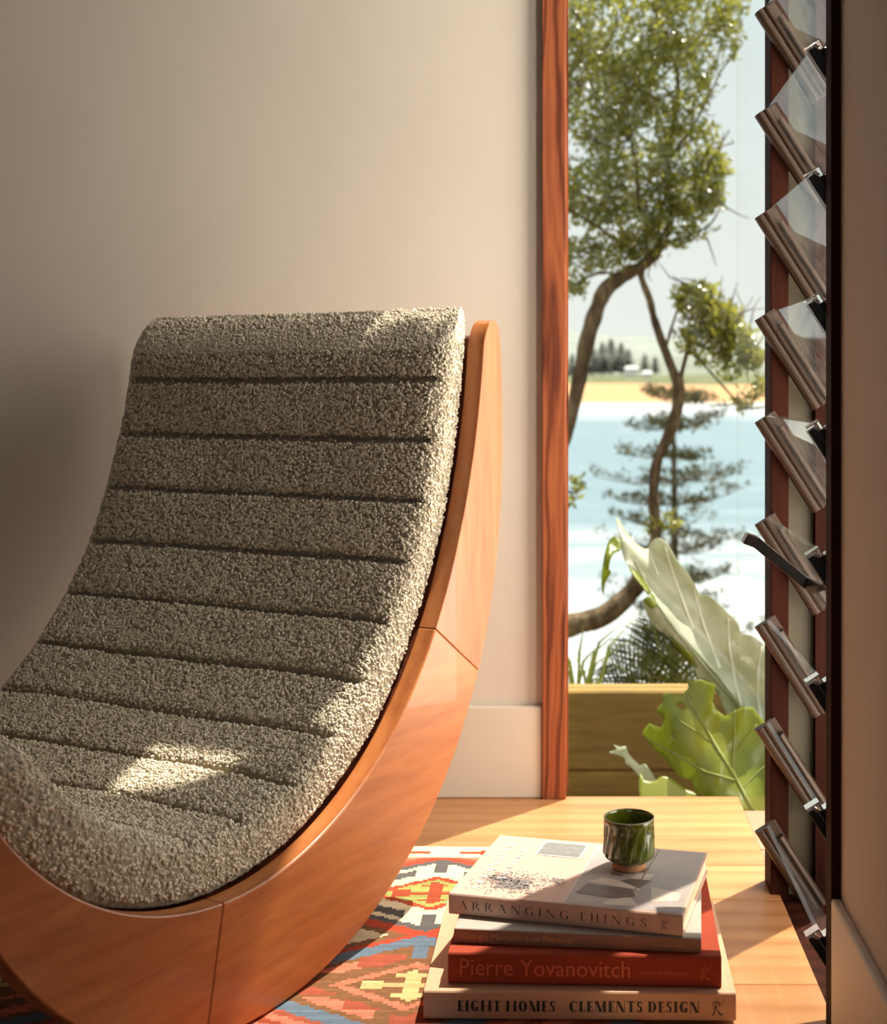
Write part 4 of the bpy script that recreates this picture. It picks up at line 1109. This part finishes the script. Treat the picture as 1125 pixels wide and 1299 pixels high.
M['pale_leaf'] = leaf_mat('silvery_leaf', [(0.25, lin(172, 178, 144)), (0.5, lin(196, 200, 172)), (0.75, lin(212, 214, 192))], 0.35, 0.35, per_island=False, scale=16, gloss=0.05)
M['lime_leaf'] = leaf_mat('sunlit_leaf', [(0.25, lin(112, 124, 32)), (0.5, lin(146, 154, 46)), (0.75, lin(176, 178, 70))], 0.55, 0.35, (0.46, 0.54, 0.08, 1), per_island=False, scale=9, gloss=0.05)  # yellow-green is the leaf's own colour
M['vein_white'] = leaf_mat('white_vein', [(0.0, lin(250, 250, 236)), (1.0, lin(252, 252, 240))], 0.45)
M['vein_green'] = plain('olive_vein', lin(120, 126, 52), 0.6)
M['vein_grey'] = plain('grey_midrib', lin(128, 136, 104), 0.6)
OP = tuple(at(985, 1080, 2.62)[:2]) + (-0.33,)
plant = empty('broad_leaf_plant', OP); tag(plant, 'broad-leaved plant with one silvery leaf and one torn lime leaf against the glass', 'plant')
o1 = crop8([(222, 52), (262, 110), (305, 165), (350, 188), (375, 152), (405, 142), (440, 170), (482, 240), (520, 285), (548, 330), (575, 378), (612, 385), (655, 420), (690, 455), (735, 500), (750, 545), (790, 552), (835, 580), (880, 640), (905, 780), (880, 900), (800, 905), (750, 860), (690, 890), (650, 800), (570, 730), (545, 680), (500, 635), (440, 555), (400, 530), (360, 480), (335, 405), (368, 380), (352, 340), (310, 285), (265, 250), (243, 190), (238, 150)])


def Y1f(x, y):
    u = ((x - 965) * -0.62 + (y - 900) * -0.78) / 290          # 0 at base, 1 at tip
    a_ = ((x - 965) * 0.78 + (y - 900) * -0.62)                # across
    return 2.66 + 0.16 * u * u + 0.022 * math.sin(a_ * 0.085 + 0.6) + 0.010 * math.sin(a_ * 0.19 + u * 5) + 0.00001 * a_ * a_


lf = leaf_sheet('leaf', smooth_closed(o1), Y1f, M['pale_leaf'], plant, OP); tag(lf, 'silvery grey-green leaf with white veins')
for pv, wv_ in (([(355, 195), (380, 250), (398, 295)], 2.4), ([(430, 180), (462, 290), (505, 410), (548, 528)], 3.0), ([(552, 360), (580, 470), (620, 590), (658, 690)], 3.4), ([(695, 480), (700, 600), (720, 730), (748, 850)], 3.4), ([(838, 600), (822, 700), (818, 800), (832, 905)], 3.4)):
    vein(crop8(pv), Y1f, wv_, M['vein_white'], lf, OP)
vein(crop8([(300, 235), (380, 400), (480, 540), (600, 690), (750, 862)]), Y1f, 3.0, M['vein_grey'], lf, OP)
vein(crop8([(420, 470), (540, 600), (640, 710), (748, 856)]), Y1f, 2.0, M['vein_grey'], lf, OP)
# curled tip and folded green margins
cu_ = crop8([(238, 150), (212, 135), (188, 160), (172, 215), (163, 280), (160, 335), (167, 382), (174, 335), (200, 285), (190, 275), (196, 235), (214, 205), (240, 192)])
lf2 = leaf_sheet('leaf_tip', smooth_closed(cu_, 3), lambda x, y: Y1f(x, y) - 0.015 - 0.02 * math.sin((y - 680) * 0.04), M['lime_leaf'], plant, OP)
for mg in ([(272, 262), (310, 288), (352, 340), (368, 372), (356, 384), (330, 345), (300, 310)], [(440, 555), (500, 600), (545, 640), (556, 690), (530, 670), (500, 635), (470, 595)], [(335, 405), (368, 380), (378, 378), (396, 430), (372, 440), (352, 425)]):
    leaf_sheet('leaf_margin', crop8(mg), lambda x, y: Y1f(x, y) - 0.008, M['lime_leaf'], plant, OP)


def Y2f(x, y):
    a_ = (x - 930) * 0.8 - (y - 980) * 0.6
    return 2.50 + 0.0006 * (980 - y) + 0.014 * math.sin(a_ * 0.07) + 0.008 * math.sin(x * 0.11 + y * 0.05) + 0.00002 * (x - 930) ** 2


o2 = crop8([(520, 736), (545, 744), (582, 740), (612, 752), (640, 760), (636, 795), (628, 830), (640, 862), (676, 892), (692, 890), (716, 878), (750, 856), (798, 856), (818, 884), (845, 915), (905, 950), (930, 1090), (900, 1230), (845, 1310), (780, 1300), (735, 1290), (690, 1270), (600, 1235), (560, 1215), (540, 1165), (480, 1150), (470, 1125), (450, 1105), (430, 1072), (392, 1045), (368, 1015), (330, 970), (345, 945), (362, 925), (386, 936), (412, 942), (424, 915), (412, 885), (394, 880), (400, 858), (424, 832), (420, 806), (436, 794), (468, 802), (500, 806), (528, 775)])
hole = [crop8([(640, 800), (668, 795), (684, 830), (682, 868), (662, 880), (640, 850)]), crop8([(470, 842), (498, 838), (518, 858), (508, 866), (482, 858)]), crop8([(455, 966), (468, 968), (474, 988), (460, 985)])]
lf3 = leaf_sheet('leaf', o2, Y2f, M['lime_leaf'], plant, OP, holes=[hole[1], hole[2]]); tag(lf3, 'large lime-green leaf with torn edge and holes')
for pv, wv_ in (([(520, 800), (580, 910), (650, 1030), (720, 1145), (755, 1210), (800, 1295)], 4.2), ([(722, 868), (722, 960), (716, 1060), (715, 1140)], 2.8), ([(345, 985), (470, 1055), (600, 1130), (720, 1165)], 3.0), ([(640, 1010), (560, 960), (470, 900)], 1.6), ([(718, 1060), (770, 980), (815, 930)], 1.6), ([(752, 1200), (820, 1130), (880, 1080)], 1.6)):
    vein(crop8(pv), Y2f, wv_, M['vein_green'], lf3, OP)
lf4 = leaf_sheet('leaf', smooth_closed(crop8([(320, 1235), (316, 1190), (322, 1135), (345, 1165), (385, 1168), (410, 1150), (440, 1152), (480, 1175), (520, 1205), (560, 1225), (540, 1300), (400, 1310), (330, 1290)]), 3), lambda x, y: 2.56 + 0.0010 * (1010 - y), M['lime_leaf'], plant, OP); tag(lf4, 'small lime leaf at the foot of the plant')
lf5 = leaf_sheet('leaf', smooth_closed(crop8([(210, 1014), (238, 1024), (262, 1022), (275, 1055), (320, 1100), (345, 1096), (388, 1162), (372, 1180), (330, 1160), (318, 1150), (285, 1110), (262, 1095), (255, 1070), (192, 1048), (222, 1036)]), 3), lambda x, y: 2.60 + 0.0012 * (x - 780), M['pale_leaf'], plant, OP); tag(lf5, 'narrow folded pale leaf')
for a_, b_ in (((800, 1295), Y2f), ((750, 862), Y1f)):
    p = crop8([a_])[0]; s0 = at(p[0], p[1], b_(*p))
    MB().tube([s0, s0.lerp(Vector(OP), 0.5) + Vector((0.02, 0.02, 0.05)), Vector(OP)], [0.006, 0.008, 0.010], 7).build('stem', M['vein_green'], plant, OP, smooth=True)

# ------------------------------------------------------------------ cycad and grass
M['cycad'] = leaf_mat('cycad_leaflets', [(0.0, lin(40, 46, 20)), (0.6, lin(66, 72, 32)), (1.0, lin(112, 112, 56))], 0.2, 0.35)
oc = at(862, 945, 3.75); cyc = empty('cycad', oc); tag(cyc, 'dark spiky cycad behind the retaining wall', 'plant'); rs = random.Random(21)
for k_, (tx_, ty2) in enumerate([(768, 872), (778, 842), (800, 812), (826, 790), (852, 782), (880, 800), (905, 820), (930, 850), (790, 885), (840, 800), (866, 830), (815, 850)]):
    tip_ = at(tx_, ty2, 3.75 + rs.uniform(-0.25, 0.25)); md = oc.lerp(tip_, 0.55) + Vector((0, 0, 0.06))
    cv = [((1 - t_) ** 2 * oc + 2 * t_ * (1 - t_) * md + t_ * t_ * tip_) for t_ in [i / 18 for i in range(19)]]
    fr_ = MB().tube(cv, [0.006 - 0.0045 * i / 18 for i in range(19)], 5).build('frond', M['vein_green'], cyc, oc, smooth=True)
    m = MB()
    for i in range(3, 19):
        d_ = (cv[min(i + 1, 18)] - cv[i - 1]).normalized()
        for sgn in (-1, 1):
            sd_ = d_.cross(Vector((rs.uniform(-.3, .3), -1, 0.2))).normalized() * sgn; L_ = 0.115 * math.sin(math.pi * min(1, (i - 1) / 19) ** 0.8) + 0.03
            e_ = cv[i] + (sd_ * 0.75 + d_ * 0.75 + Vector((0, rs.uniform(-.25, .25), 0))).normalized() * L_; wv = d_ * 0.0045
            mp_ = cv[i].lerp(e_, 0.5)
            m.add([cv[i] - wv * 0.6, cv[i] + wv * 0.6, mp_ + wv, e_, mp_ - wv], [(0, 1, 2, 4), (4, 2, 3)])
    m.build('leaflets', M['cycad'], fr_, oc)
M['grass'] = leaf_mat('strappy_grass', [(0.0, lin(96, 110, 40)), (1.0, lin(150, 158, 76))], 0.4)
for px_, lab in ((738, 'tuft of strappy grass beside the cedar jamb'), (700, 'tuft of strappy grass hidden by the back wall')):
    og_ = at(px_, 905, 3.5); gt = empty('grass_tuft', og_); tag(gt, lab, 'grass'); rs = random.Random(px_)
    if px_ == 700: bpy.data.objects.remove(gt); continue
    for k_ in range(16):
        a_ = rs.uniform(-1.2, 1.2); hg = rs.uniform(0.12, 0.26); b0 = Vector((rs.uniform(-.03, .03), rs.uniform(-.03, .03), 0)); side = Vector((rs.uniform(.5, 1), rs.uniform(-.5, .5), 0)).normalized() * 0.004
        p1 = b0 + Vector((math.sin(a_) * hg * 0.25, rs.uniform(-.03, .03), hg * 0.7)); p2 = b0 + Vector((math.sin(a_) * hg * 0.75, rs.uniform(-.05, .05), hg))
        MB().add([b0 - side, b0 + side, p1 + side, p1 - side, p2], [(0, 1, 2, 3), (3, 2, 4)]).build('blade', M['grass'], gt)
